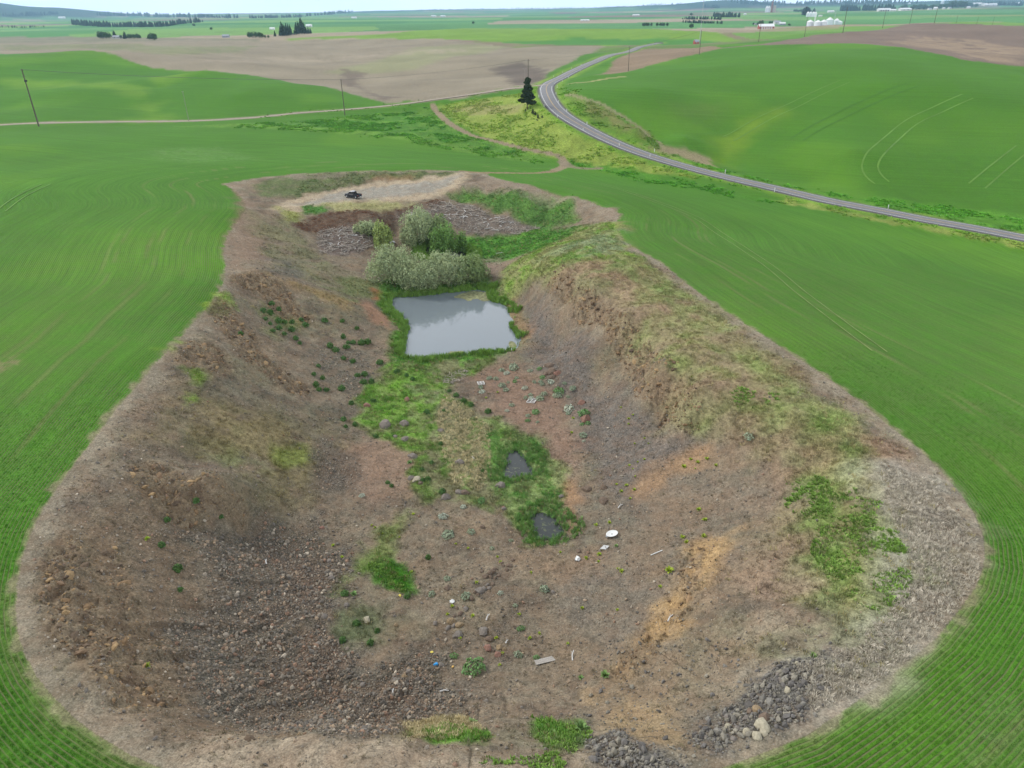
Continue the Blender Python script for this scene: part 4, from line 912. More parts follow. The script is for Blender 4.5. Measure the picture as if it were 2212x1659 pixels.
# dead grass of the right shoulder and pale stalks
pl = plan([(1900,1000),(2010,1040),(2110,1170),(2110,1250),(2050,1330),(1950,1430),(1850,1500),(1760,1540),(1720,1440),(1850,1400),(1980,1250),(1930,1120)])
pl2 = plan([(960,850),(1010,880),(1060,930),(1060,1000),(1040,1060),(980,1050),(950,960),(940,900)]); pl3 = plan([(870,1565),(1000,1545),(1050,1575),(1000,1590),(900,1595)])
x, y = rxy(300000, -40, 90, 30, 150); d1 = sdist(x, y, pl); d2 = sdist(x, y, pl2); d3 = sdist(x, y, pl3)
k = ((d1 < 0) & (rng.random(len(x)) < .5)) | ((d2 < 0) & (rng.random(len(x)) < .35)) | ((d3 < 0) & (rng.random(len(x)) < .9)); x, y = x[k], y[k]; z = ground_z(x, y); n = len(x); print('dead', n)
cc = np.where((sdist(x, y, pl) < 0)[:, None], C(196, 187, 170), C(220, 206, 166)) * rng.uniform(.8, 1.45, n)[:, None]; s_ = rng.uniform(.45, .95, n)
scatter('dead_grass', 'grey and straw coloured dead grass lying on the right shoulder and in the marsh', 'dead grass', np.column_stack([x, y, z]), np.column_stack([s_] * 3), zrot(n, .5), cc, grass_t, MI_leaf)
x, y = rxy(700000, -70, 80, 28, 240); z = ground_z(x, y)
k = (rng.random(len(x)) < .10 * sstep(-.25, .5, fbm(x, y, 4, 3, 180)) * np.clip(1.3 - np.hypot(x, y) / 200, .3, 1)) & (samp(SO, x, y) > .4) & (samp(rowd, x, y) < -1.5) & infov(x, y, z) & (np.min([sdist(x, y, q_) for q_, _ in PONDS], axis=0) > 2)
x, y, z = x[k], y[k], z[k]; n = len(x); print('dry weeds', n)
pal = np.array([C(104,92,74), C(122,116,82), C(96,96,70), C(150,134,104)]); cc = pal[rng.choice(4, n, p=[.36, .24, .22, .18])] * rng.uniform(.8, 1.3, n)[:, None]; s_ = rng.uniform(.25, .6, n)
scatter('dry_weeds', 'small dry brown and olive weed tufts scattered over the bare slopes', 'dry weeds', np.column_stack([x, y, z]), np.column_stack([s_, s_, s_ * .8]), zrot(n), cc, grass_t, MI_leaf)
# reeds round the ponds
x, y = rxy(260000, -50, 60, 80, 260); z = ground_z(x, y); d0 = sdist(x, y, PONDS[0][0]); d1 = np.minimum(sdist(x, y, PONDS[1][0]), sdist(x, y, PONDS[2][0])); d2 = sdist(x, y, PONDS[3][0])
nz = fbm(x, y, 4, 3, 57)
k = ((d0 > -.5) & (d0 < 1.8 + 3.2 * nz) & (rng.random(len(x)) < .55)) | ((d1 > -.4) & (d1 < 2.6 + 2 * nz) & (rng.random(len(x)) < .35)) | ((d2 > -.3) & (d2 < 4) & (rng.random(len(x)) < .3))
u_, v_ = project(np.stack([x, y, z], -1)); k &= ~((u_ > 1085) & (v_ > 660) & (v_ < 765) & (d0 < 6) & (rng.random(len(x)) < np.where(fbm(x, y, 5, 2, 195) > .15, .1, .96)))
x, y, z, d1 = x[k], y[k], z[k], d1[k]; n = len(x); print('reeds', n)
cc = np.where((d1 < 6)[:, None], C(118, 158, 84), C(122, 158, 72)) * rng.uniform(.8, 1.6, n)[:, None]; s_ = rng.uniform(.55, 1.05, n) * np.where(d1 < 6, .6, 1)
scatter('pond_reeds', 'tall green reeds crowding the edges of the ponds', 'reeds', np.column_stack([x, y, z]), np.column_stack([s_] * 3), zrot(n, .1), cc, reed_t, MI_leaf)
# roadside rough growth
x, y = rxy(900000, -160, 330, 230, 560); g_ = samp(GRN, x, y); z = ground_z(x, y); hd = samp(hwd, x, y)
k = (rng.random(len(x)) < g_ * .22 * sstep(-.2, .4, fbm(x, y, 9, 3, 56))) & infov(x, y, z) & (hd > 7) & (samp(rowd, x, y) > 2)
x, y, z = x[k], y[k], z[k]; n = len(x); print('verge', n)
cc = samp(COL, x, y) * np.array([1.05, 1.2, 1.0]) * rng.uniform(.9, 1.6, n)[:, None]; s_ = rng.uniform(.9, 2.0, n)
scatter('roadside_grass', 'rough green grass and weeds along the highway verge and in the valley', 'grass', np.column_stack([x, y, z]), np.column_stack([s_, s_, s_ * .8]), zrot(n), cc, weed_t, MI_leaf)
# broken rock: scree, rubble heaps, then the odd stone anywhere in the pit
x, y = rxy(1500000, -80, 90, 25, 290); s0 = samp(STN, x, y); r_ = samp(rowd, x, y); z = ground_z(x, y); so = samp(SO, x, y)
k = (rng.random(len(x)) < (sstep(.5, .95, s0) * .42 + np.clip(s0, 0, .5) * .16 + .05 * so) * np.clip(1.2 - np.hypot(x, y) / 220, .25, 1)) & (r_ < -1.0) & infov(x, y, z) & (wetk := np.min([sdist(x, y, pl) for pl, _ in PONDS], axis=0) > .5)
x, y, z, s0 = x[k], y[k], z[k], s0[k]; n = len(x); print('stones', n)
pal = np.array([C(150,140,126), C(130,123,114), C(168,148,126), C(158,130,110), C(112,106,98), C(192,180,162)]); cc = pal[rng.choice(6, n, p=[.3, .24, .18, .1, .12, .06])] * rng.uniform(.8, 1.2, n)[:, None]
sz = .075 * (1 + rng.pareto(2.6, n)); sz = np.clip(sz, .05, .34) * (.75 + .45 * s0)
u_, v_ = project(np.stack([x, y, z], -1)); rb = (u_ > 1250) & (v_ > 1380); sz = np.where(rb, sz * 1.35, sz); cc = np.where(rb[:, None], np.array([C(132,128,120), C(116,112,108), C(150,144,130)])[rng.integers(0, 3, n)] * rng.uniform(.75, 1.2, n)[:, None], cc)
scatter('basalt_rubble', 'loose brown and grey basalt rubble lying over the slopes and floor of the pit', 'rubble', np.column_stack([x, y, z + sz * .2]), np.column_stack([sz, sz * rng.uniform(.7, 1.1, n), sz * rng.uniform(.6, 1, n)]), rng.uniform(0, 6.28, (n, 3)), cc, stones_m, MI_rock)
# blocks sticking out of the outcrops
x, y = rxy(500000, -70, 60, 40, 230); o_ = samp(OUTM, x, y); r_ = samp(rowd, x, y); z = ground_z(x, y)
k = (rng.random(len(x)) < sstep(.3, .9, o_) * .15) & (r_ < -2); x, y, z = x[k], y[k], z[k]; n = len(x); print('blocks', n)
pal = np.array([C(150,124,94), C(128,106,84), C(112,96,80), C(166,140,104)]); cc = pal[rng.integers(0, 4, n)] * rng.uniform(.75, 1.15, n)[:, None]; sz = np.clip(.16 * (1 + rng.pareto(2.4, n)), .12, .8)
scatter('outcrop_blocks', 'angular brown basalt blocks jutting from the outcrops on both walls of the pit', 'rock outcrop', np.column_stack([x, y, z]), np.column_stack([sz, sz * .8, sz * .6]), np.column_stack([rng.normal(0, .5, n), rng.normal(0, .5, n), rng.uniform(0, 6.28, n)]), cc, blocks_m, MI_rock)
# sticks and bark of the debris heaps, and thin litter over the pit
zones = [([(860,468),(900,455),(960,437),(1010,442),(1090,470),(1168,492),(1110,508),(1000,505),(940,485)], .30, 1.4), ([(690,502),(740,492),(790,500),(806,530),(760,552),(692,546)], .5, 1.5), ([(640,485),(700,463),(800,456),(900,441),(965,434),(940,452),(860,470),(780,478),(740,490),(690,505),(660,500)], .4, .9), ([(960,815),(1010,800),(1000,822),(965,830)], .8, .8)]
PT = []; SC = []; CL = []
for i, (q, dn, ln) in enumerate(zones):
    q = plan(q); a = np.array(q); x, y = rxy(int(dn * (np.ptp(a[:, 0]) * np.ptp(a[:, 1]) * 4)), a[:, 0].min(), a[:, 0].max(), a[:, 1].min(), a[:, 1].max()); k = (sdist(x, y, q) < .5) & (fbm(x, y, 4, 2, 99) > -.35); x, y = x[k], y[k]
    PT.append(np.column_stack([x, y, ground_z(x, y) + .1 + .25 * rng.random(len(x))])); l = ln * rng.uniform(.6, 2.0, len(x)); SC.append(np.column_stack([l, l * 1.6 + .6, l * 1.6 + .6])); CL.append((np.array(C(186,176,164)) if i != 2 else np.array(C(120,84,62))) * rng.uniform(.55, 1.2, len(x))[:, None])
x, y = rxy(60000, -60, 75, 35, 140); z = ground_z(x, y); k = (samp(rowd, x, y) < -4) & (samp(SO, x, y) > .5) & infov(x, y, z) & (rng.random(len(x)) < .05); x, y, z = x[k], y[k], z[k]
PT.append(np.column_stack([x, y, z + .05])); l = rng.uniform(.5, 1.9, len(x)); SC.append(np.column_stack([l, np.full(len(x), .9), np.full(len(x), .9)])); CL.append(np.array(C(170,158,142)) * rng.uniform(.4, 1.1, len(x))[:, None])
PT, SC, CL = map(np.vstack, (PT, SC, CL)); n = len(PT); print('sticks', n)
scatter('dead_branches', 'bleached sticks, roots and bark heaped below the turning place and strewn over the pit', 'branches', PT, SC, zrot(n, .22), CL, stick_m, MI_wood)
print('scatter', time.time() - T0)

# ------------------------------------------------------------------ labels by place: sets told apart by zone and rank
ORD = ['', 'second', 'third', 'fourth', 'fifth', 'sixth', 'seventh', 'eighth', 'ninth', 'tenth', 'eleventh', 'twelfth', 'thirteenth', 'fourteenth', 'fifteenth', 'sixteenth', 'seventeenth', 'eighteenth', 'nineteenth', 'twentieth']
def ordinal(i, n):
    if i == 0: return 'leftmost'
    if i == n - 1: return 'rightmost'
    return ORD[i] + ' from left' if i < n / 2 else ORD[min(n - 1 - i, 19)] + ' from right'
def zone_of(u, v, zones):
    for nm, (u0, v0, u1, v1) in zones:
        if u0 <= u <= u1 and v0 <= v <= v1: return nm
    return zones[-1][0]
def placed(items, zones, make, noun):
    """items (u, v, size, colourword...) -> one object each with its own label"""
    gr = {}
    for it in items: gr.setdefault((zone_of(it[0], it[1], zones), it[3]), []).append(it)
    for (zn, cw), lst in gr.items():
        lst.sort(key=lambda t: t[0]); n = len(lst)
        P_ = hit([t[:2] for t in lst])
        for i, (t, p) in enumerate(zip(lst, P_)):
            o = make(t, p)
            lab = f'{cw} {noun} {zn}' if n == 1 else f'{cw} {noun} {zn}, {ordinal(i, n)}'
            o['label'] = lab
ZN = [('on upper left wall below outcrop', (545, 640, 680, 745)), ('on scree left of large pond', (680, 660, 860, 800)), ('at left wall foot beside marsh', (640, 800, 800, 960)),
      ('in reddish shrub bed beyond marsh', (985, 770, 1180, 880)), ('among stones at right wall foot', (1180, 770, 1300, 1030)), ('in the marsh', (800, 780, 1100, 1080)),
      ('high on the right wall', (1300, 780, 1720, 960)), ('on grey right slope above white dish', (1230, 960, 1720, 1140)), ('beside the white dish', (1250, 1140, 1420, 1250)), ('on right slope by ochre gully', (1400, 1130, 1720, 1330)),
      ('on the bare left slope', (0, 1000, 660, 1659)), ('between marsh and boulder line', (660, 1040, 1230, 1180)), ('round green hollow left of boulders', (660, 1180, 960, 1420)), ('along the line of boulders', (960, 1180, 1240, 1330)),
      ('between boulders and grey plank', (960, 1330, 1300, 1460)), ('in lower right of the pit', (1240, 1330, 1800, 1659)), ('by near lip of the pit', (600, 1420, 1300, 1659)), ('inside the pit', (-99, -99, 9999, 9999))]
def leafmat(name, c, v=.35, rough=.75):
    m, nt = mat(name); b = NB(nt); a = b.attr('var'); f = b.rng(a.outputs['Fac'], 0, 1, 1 - v, 1 + v); x = b.n('ShaderNodeVectorMath', operation='SCALE'); x.inputs[0].default_value = tuple(c); b.link(f, x.inputs['Scale'])
    nn = b.noise(b.n('ShaderNodeNewGeometry').outputs['Position'], .7, 3); fin = b.mix(b.rng(nn, .35, .65, 0, .5), x.outputs[0], tuple(np.array(c) * np.array([1.25, 1.05, .9])) + (1,))
    p = finish(b, fin, rough, spec=.2); return m
def blade_mesh(name, S, mt, per):
    me = pm(name, S, mt); n = len(S[0]); r = np.random.default_rng(n); at = me.attributes.new('var', 'FLOAT', 'POINT'); at.data.foreach_set('value', np.repeat(r.random(n // per + 1), per)[:n].astype(np.float32)); return me
M_rush, M_sage, M_sageg, M_sagep, M_mul, M_mulp = leafmat('rush_green', C(86,124,66)), leafmat('sage_grey_green', C(160,178,152)), leafmat('sage_green', C(120,162,102)), leafmat('sage_pale', C(192,204,186)), leafmat('yellow_green_leaves', C(160,182,62)), leafmat('pale_green_leaves', C(140,176,108))
rush_me = None
def S_dome(n, rx, rz, leaf, seed, shell=.75):
    r = np.random.default_rng(seed); V = []; F = []
    for i in range(n):
        d = r.normal(size=3); d[2] = abs(d[2]) * .9 + .05; d /= np.linalg.norm(d); q = d * np.array([rx, rx * .85, rz]) * (shell + (1 - shell) * r.random() + .10 * math.sin(5 * math.atan2(d[1], d[0]) + seed))
        a = d + r.normal(size=3) * .45; a /= np.linalg.norm(a); t = np.cross(a, r.normal(size=3)); t /= np.linalg.norm(t); b_ = np.cross(a, t); l = leaf * (.6 + .8 * r.random()); k = len(V)
        V += [q - t * l - b_ * l * .4, q + t * l - b_ * l * .4, q + t * l * .7 + b_ * l * .5 + a * l * .5, q - t * l * .7 + b_ * l * .5 + a * l * .5]; F.append((k, k+1, k+2, k+3))
    return np.array(V), F
rush_me = [blade_mesh('rush_clump', S_dome(340, .62, .8, .085, s, .55), M_rush, 4) for s in (11, 12, 13)]
sage_me = {k_: [blade_mesh('sage_clump', S_dome(260, .5, .42, .055, s), m_, 4) for s in (1, 2)] for k_, m_ in (('grey-green', M_sage), ('green', M_sageg), ('pale silvery', M_sagep))}
def S_rosette(n, h, wd, seed):
    r = np.random.default_rng(seed); V = []; F = []
    for i in range(n):
        a = i * 2.399 + r.normal() * .2; el_ = .25 + 1.0 * i / n; l = h * (.75 + .4 * r.random()); d = np.array([math.cos(a) * math.cos(el_), math.sin(a) * math.cos(el_), math.sin(el_)]); q = np.array([-math.sin(a), math.cos(a), 0]) * wd
        m_ = d * l * .55 + np.array([0, 0, l * .08]); k = len(V); V += [q * -.3, q * .3, m_ + q, m_ - q, d * l]; F += [(k, k+1, k+2, k+3), (k+3, k+2, k+4)]
    return np.array(V), F
mul_me = {'yellow-green': [blade_mesh('mullein', S_rosette(20, .55, .1, s), M_mul, 5) for s in (1, 2)], 'pale green': [blade_mesh('mullein', S_rosette(24, .55, .11, s), M_mulp, 5) for s in (3, 4)]}
def mk(table, name, cat, group, unit, rot_=True):
    def f(t, p):
        me = random.choice(table[t[3]] if isinstance(table, dict) else table); dist = math.dist(p, (0, 0, H)); s = t[2] * dist / FPX / unit
        o = obj_of(me, name, None, p, random.random() * 6.28, (s, s * random.uniform(.85, 1.15), s * random.uniform(.8, 1.1))); tag(o, None, cat, group); return o
    return f
Zc = lambda L_, ox, oy, k_: [(ox + a * k_, oy + b * k_, s * k_) + tuple(r_) for a, b, s, *r_ in L_]
rush = [(695,262),(740,300),(640,310),(685,325),(655,358),(685,390),(740,375),(775,382),(825,380),(885,365),(912,400),(825,430),(740,420),(775,455),(700,435),(495,452),(1035,370),(1148,372),(1242,418),(850,485),(875,515),(1155,475),(1185,510),(1217,510),(1175,540),(1070,535),(1105,560),(1272,515),(1312,510),(1155,612),(1215,632),(995,660),(965,715),(1022,740),(980,785),(1000,815),(1045,815),(1145,808),(1245,722),(1290,715),(1285,765),(1335,762),(1390,640),(1205,900),(1155,1005),(1170,1050),(1230,1038),(1365,1115),(1345,885),(1660,1325),(1720,1285),(1700,1390),(1665,1400),(1465,1430),(1440,1410),(1790,1470),(210,1528),(370,1630),(1975,910),(1800,950),(1690,960),(1600,745),(1835,820),(1880,850),(1930,890),(2085,955),(1780,1160),(2050,1335),(1560,720),(1500,700)]
random.seed(3)
items = [(353.9 + a * .336, 566.3 + b * .336 + 4, random.choice((13, 15, 17, 20)), 'dark green') for a, b in rush] + [(925,1206,16,'dark green'),(385,1232,24,'dark green'),(350,1180,18,'dark green'),(390,1275,15,'dark green'),(362,1125,17,'dark green'),(740,1385,20,'dark green'),(770,1350,22,'dark green'),(800,1390,20,'dark green'),(745,1285,22,'dark green'),(880,1290,18,'dark green'),(815,1365,16,'dark green')]
placed(items, ZN, mk(rush_me, 'rush_clump', 'rush clump', 'dark green rush clumps in the pit', 1.45), 'rush clump')
G_, P2, Gr = 'grey-green', 'pale silvery', 'green'
sg = Zc([(870,130,200,G_),(1135,175,100,G_),(1285,140,100,Gr),(1330,275,110,Gr),(680,165,100,G_),(760,210,110,P2),(485,290,110,G_),(590,300,100,G_),(690,410,130,G_),(370,510,120,P2),(350,435,100,G_),(750,475,110,G_),(890,340,90,Gr),(920,285,80,G_),(785,355,60,G_),(1050,450,110,P2),(1465,350,130,P2),(1325,385,80,G_),(1300,345,90,G_),(1200,350,80,G_),(1680,370,80,G_),(1810,455,140,G_),(1590,500,180,Gr),(1570,570,170,G_),(1735,580,70,G_),(1355,540,110,G_),(1140,555,90,G_),(1150,615,110,P2),(1060,600,90,G_),(1290,615,150,G_),(840,715,95,G_),(765,805,80,P2),(1220,830,140,Gr),(1100,885,95,G_),(1095,965,95,Gr),(1250,985,70,G_),(1750,790,200,P2),(1740,850,90,G_),(1990,860,200,Gr),(1960,1020,90,Gr),(2050,1005,100,Gr),(1975,1200,140,G_),(1985,1285,75,P2)], 991, 778.6, .136) \
   + Zc([(452,28,38,P2),(1168,62,60,Gr),(1060,95,40,P2),(937,155,60,P2),(968,265,80,G_),(1106,245,50,G_),(1345,296,32,G_),(1232,345,35,G_),(962,526,45,G_),(870,620,55,G_),(1075,632,65,G_),(1282,612,40,P2),(1547,590,65,G_),(1372,686,35,G_),(1405,826,50,Gr),(1003,990,50,Gr),(1390,985,60,G_),(1498,998,40,Gr),(1123,1065,140,Gr)], 619.4, 1061.8, .36) + [(1618, 945, 26, G_)]
placed(sg, ZN, mk(sage_me, 'sage_clump', 'sage clump', 'sagebrush clumps in the pit', 1.0), 'sage clump')
Y_, PG = 'yellow-green', 'pale green'
ml = Zc([(760,137,24,Y_),(510,205,20,Y_),(530,217,20,Y_),(575,253,18,Y_),(676,277,18,Y_),(278,325,26,Y_),(333,395,24,Y_),(1015,315,20,Y_),(1088,342,20,Y_),(1265,393,22,Y_),(1283,425,24,Y_),(748,482,22,Y_),(1465,488,24,Y_),(1140,548,28,Y_),(403,618,44,PG),(993,690,28,Y_),(965,738,26,Y_),(1117,748,34,Y_),(1395,738,28,Y_),(1045,800,24,Y_),(1515,854,26,Y_),(1458,882,30,Y_),(1686,915,26,Y_),(1257,880,30,Y_),(1040,882,26,Y_),(1295,970,24,Y_),(1278,1042,24,Y_),(1773,702,26,Y_),(1642,366,22,Y_),(1797,402,32,Y_),(1875,378,34,Y_),(1870,422,22,Y_),(1855,203,32,Y_),(1935,188,28,Y_),(1750,235,24,Y_),(1908,1108,62,PG),(1765,1120,40,PG),(1110,1390,66,PG),(1770,1425,84,PG),(1595,1462,60,PG)], 619.4, 1061.8, .36) \
   + Zc([(645,40,32,Y_),(535,126,32,Y_),(640,122,34,Y_),(555,150,28,Y_),(468,290,46,Y_),(235,292,30,Y_),(220,280,22,Y_),(425,368,24,Y_),(42,474,22,Y_),(215,482,20,Y_),(1178,708,34,PG),(210,168,22,PG)], 1238.7, 1106, .44) \
   + Zc([(37,322,18,Y_),(78,382,22,Y_),(100,362,16,Y_),(77,412,18,Y_),(162,490,18,Y_),(183,517,14,Y_),(110,517,16,Y_),(412,602,24,Y_),(375,644,34,Y_),(450,620,28,Y_),(498,600,28,Y_),(437,652,14,Y_),(548,636,26,Y_),(80,634,20,Y_),(125,617,16,Y_),(100,654,14,Y_),(162,602,18,Y_),(65,744,28,Y_),(38,777,28,Y_),(12,737,20,Y_),(108,767,26,Y_),(85,814,20,Y_),(455,874,32,Y_),(422,199,18,Y_),(418,156,14,Y_),(112,694,14,Y_)], 1327, 752, .4) \
   + [(318,1165,12,Y_),(318,1440,14,Y_),(1050,860,7,Y_),(1075,848,7,Y_),(885,1000,14,PG),(1168,862,8,Y_),(1238,904,8,Y_),(1235,935,9,Y_)]
placed(ml, ZN, mk(mul_me, 'mullein', 'mullein plant', 'mullein rosettes in the pit', 1.0), 'mullein plant')
# boulders
def rockmat(nm, c): return simple(nm, tuple(C(*c)), .9, .22, 3., .2, .6)
RM = {'grey': rockmat('grey_basalt', (134,126,118)), 'brown': rockmat('brown_basalt', (122,106,92)), 'tan': rockmat('tan_basalt', (154,134,106)), 'reddish': rockmat('red_cinder', (146,112,98)), 'pale': rockmat('pale_basalt', (178,170,148))}
rock_me = {k_: [pm('boulder', S_ico(2, s + 40, .10, .8), m_) for s in range(4)] for k_, m_ in RM.items()}
g, b2, t2, rd, pa = 'grey', 'brown', 'tan', 'reddish', 'pale'
bl = Zc([(1335,447,30,b2),(1355,410,22,b2),(1250,465,25,b2),(1225,488,35,b2),(1195,510,30,b2),(1222,512,22,b2),(1270,505,22,b2),(1235,555,25,b2),(1205,560,22,g),(1215,580,22,g),(1185,585,28,g),(1155,598,45,g),(1130,605,25,b2),(1108,640,30,b2),(1145,620,20,b2),(1075,708,32,g),(1040,735,28,b2),(1020,700,22,b2),(988,780,42,t2),(1036,803,40,t2),(967,820,34,g),(1003,805,25,g),(1025,865,46,g),(1005,750,20,b2),(1180,845,50,g),(1215,890,40,b2),(1208,943,42,rd),(1280,940,35,t2),(1270,978,35,rd),(1235,955,20,b2),(1303,950,25,t2),(735,1080,30,g),(705,1110,28,t2),(785,1125,25,g),(650,1130,26,g),(925,1040,30,g),(268,520,30,g),(257,418,28,g),(357,685,30,g),(223,750,30,g),(480,775,38,pa),(345,470,20,t2),(455,1160,26,g),(1598,605,26,g),(965,578,35,b2),(210,220,24,rd),(954,35,42,g),(1300,100,26,rd),(1755,360,28,b2),(1175,215,24,b2),(1290,430,20,b2),(1320,470,22,b2),(1300,445,18,b2),(1170,480,20,b2),(1250,520,22,b2),(890,793,24,g),(655,800,22,t2),(760,1070,18,t2)], 619.4, 1061.8, .36) \
   + Zc([(540,835,40,g),(572,848,48,pa),(370,495,74,g),(495,490,50,g),(435,572,30,g),(500,587,42,g),(758,957,46,g),(843,930,40,g),(882,932,46,b2),(1110,885,48,g),(1775,985,52,b2),(1665,908,50,b2),(1775,898,45,b2),(1637,355,45,rd),(1660,457,60,rd),(1475,165,48,rd),(1440,150,60,b2),(1425,115,50,b2),(1410,165,40,b2),(1450,187,40,b2),(850,740,50,g),(545,700,50,g),(1130,1035,25,g),(600,870,30,b2),(1500,955,30,g),(255,372,40,rd),(510,335,38,rd),(730,530,34,g)], 707.8, 752, .336) \
   + Zc([(1455,930,140,t2),(1575,1060,150,b2),(1540,1220,180,pa),(1545,1310,110,pa),(1440,1385,140,pa),(1260,1300,110,pa),(1110,1250,90,g),(950,1195,90,pa),(1950,590,95,pa),(1835,410,80,g),(1810,310,90,g),(1250,1070,90,g),(940,1050,90,g),(770,1265,80,g),(1330,960,90,b2),(1050,1420,85,g),(570,1390,85,g),(2000,85,60,pa),(2120,140,60,pa)], 1451, 1415.7, .128)
ZR = [(a, b) for a, b in ZN if a != 'by near lip of the pit']; ZR.insert(0, ('in lower right rubble heap', (1440, 1400, 1760, 1659)))
placed(bl, ZR, mk(rock_me, 'boulder', 'boulder', 'boulders lying in the pit', 1.45), 'boulder')
print('small things', time.time() - T0)
# ------------------------------------------------------------------ trees and shrubs
M_bark = simple('bark', tuple(C(96,82,68)), .95, .25, 2.)
def S_crown(lobes, n, leaf, seed, up=.25):
    r = np.random.default_rng(seed); wts = np.array([l[3] * l[4] + l[3] * l[5] for l in lobes]); wts = wts / wts.sum(); ids = r.choice(len(lobes), n, p=wts)
    Lb = np.array(lobes)[ids]; d = r.normal(size=(n, 3)); d[:, 2] += up; d /= np.linalg.norm(d, axis=1, keepdims=True)
    lump = 1 + .42 * (vnoise(d[:, 0] * 3 + ids * 7.1 + 50, d[:, 1] * 3 + d[:, 2] * 2.3 + 50, seed) - .5) * 2
    q = Lb[:, :3] + d * Lb[:, 3:6] * (lump * (.62 + .42 * r.random(n) ** .45))[:, None]
    a = d + r.normal(size=(n, 3)) * .55; a /= np.linalg.norm(a, axis=1, keepdims=True); t = np.cross(a, r.normal(size=(n, 3))); t /= np.linalg.norm(t, axis=1, keepdims=True); b_ = np.cross(a, t); l = leaf * (.5 + r.random((n, 1)))
    V = np.stack([q - t * l, q - b_ * l * .5, q + t * l, q + b_ * l * .6 + a * l * .3], 1).reshape(-1, 3); F = np.arange(4 * n).reshape(n, 4); return V, F
def leaf_obj(name, S, mt, parent):
    o = mesh_obj(name, S[0], S[1], mt, parent); n = len(S[0]); r = np.random.default_rng(n + 1); at = o.data.attributes.new('var', 'FLOAT', 'POINT'); at.data.foreach_set('value', np.repeat(r.random(n // 4), 4).astype(np.float32)); return o
M_w1, M_w2, M_w3, M_w4 = leafmat('willow_leaves', C(170,188,142), .24), leafmat('willow_leaves_dark', C(142,166,110), .24), leafmat('willow_leaves_yellow', C(156,178,104), .4), leafmat('poplar_leaves', C(122,164,88), .4)
def shrub(name, label, cat, base, w_, h_, d_, mt, seed, n=7000, leaf=.3, group=None, lob=7, upright=False):
    p = hit([base])[0]; dist = math.dist(p, (0, 0, H)); W_ = w_ * dist / FPX; H_ = h_ * dist / FPX / .95; r = np.random.default_rng(seed); root = empty(name, (p[0], p[1] + W_ * .15, p[2] - .1)); tag(root, label, cat, group)
    lobes = [(0, 0, H_ * .5, W_ * .30, W_ * .27 * d_, H_ * .46)]
    for i in range(lob * 2):
        a = i * 2.4 + r.random() * .9; rr_ = W_ * (.14 + .27 * r.random()); s = W_ * (.08 + .13 * r.random()); zz = H_ * (.22 + .52 * r.random() * (1.25 - rr_ / W_ * 1.8)); lobes.append((math.cos(a) * rr_ * 1.05, math.sin(a) * rr_ * .8 * d_, zz, s, s, min(H_ * .30 * (.8 + .5 * r.random()), zz)))
    leaf_obj('crown', S_crown(lobes, n, leaf, seed), mt, root)
    for i in range(4):
        a = i * 1.7 + r.random(); part('stem', join(S_cyl((.2 * math.cos(a), .2 * math.sin(a), -.4), (W_ * .12 * math.cos(a), W_ * .12 * math.sin(a), H_ * .45), .11, .06, 6), S_cyl((W_ * .12 * math.cos(a), W_ * .12 * math.sin(a), H_ * .45), (W_ * .2 * math.cos(a), W_ * .2 * math.sin(a), H_ * .7), .06, .02, 5)), M_bark, root)
    return root
GW = 'willows round the pond'
shrub('willow_shrub', 'broad pale willow at the left end of the thicket over the pond', 'willow', (848, 622), 116, 80, 1., M_w1, 1, 16000, .2, GW)
shrub('willow_shrub', 'low grey-green willow in the middle front of the pond thicket', 'willow', (905, 634), 106, 72, 1., M_w1, 2, 16000, .2, GW)
shrub('willow_shrub', 'willow behind the gap between the thicket and the upright green tree', 'willow', (958, 620), 106, 68, 1., M_w1, 3, 14000, .2, GW)
shrub('willow_shrub', 'smaller rounded willow at the right end of the pond thicket', 'willow', (1016, 612), 88, 56, 1., M_w2, 4, 11000, .2, GW)
shrub('willow_shrub', 'tall spreading willow standing behind the shaded back pool', 'willow', (900, 532), 92, 74, 1.1, M_w1, 5, 14000, .22, GW)
shrub('willow_shrub', 'willow leaning right of the tall one with darker leaves', 'willow', (945, 530), 60, 56, 1., M_w2, 6, 5000, .29, GW)
shrub('willow_shrub', 'yellow-green willow left of the back pool', 'willow', (825, 540), 46, 56, 1., M_w3, 7, 4000, .27, GW)
shrub('willow_shrub', 'low pale willow below the bleached branch heap, farthest left', 'willow', (790, 510), 58, 32, 1., M_w1, 8, 4000, .27, GW)
shrub('poplar_sapling', 'upright fresh green young tree between the pond thicket and the marshy flat', 'young tree', (962, 560), 58, 72, .9, M_w4, 9, 6000, .24, None, 6)
shrub('poplar_sapling', 'slim light green sapling right of the upright young tree', 'young tree', (1000, 545), 26, 44, .9, M_w4, 10, 2000, .24, None, 5)

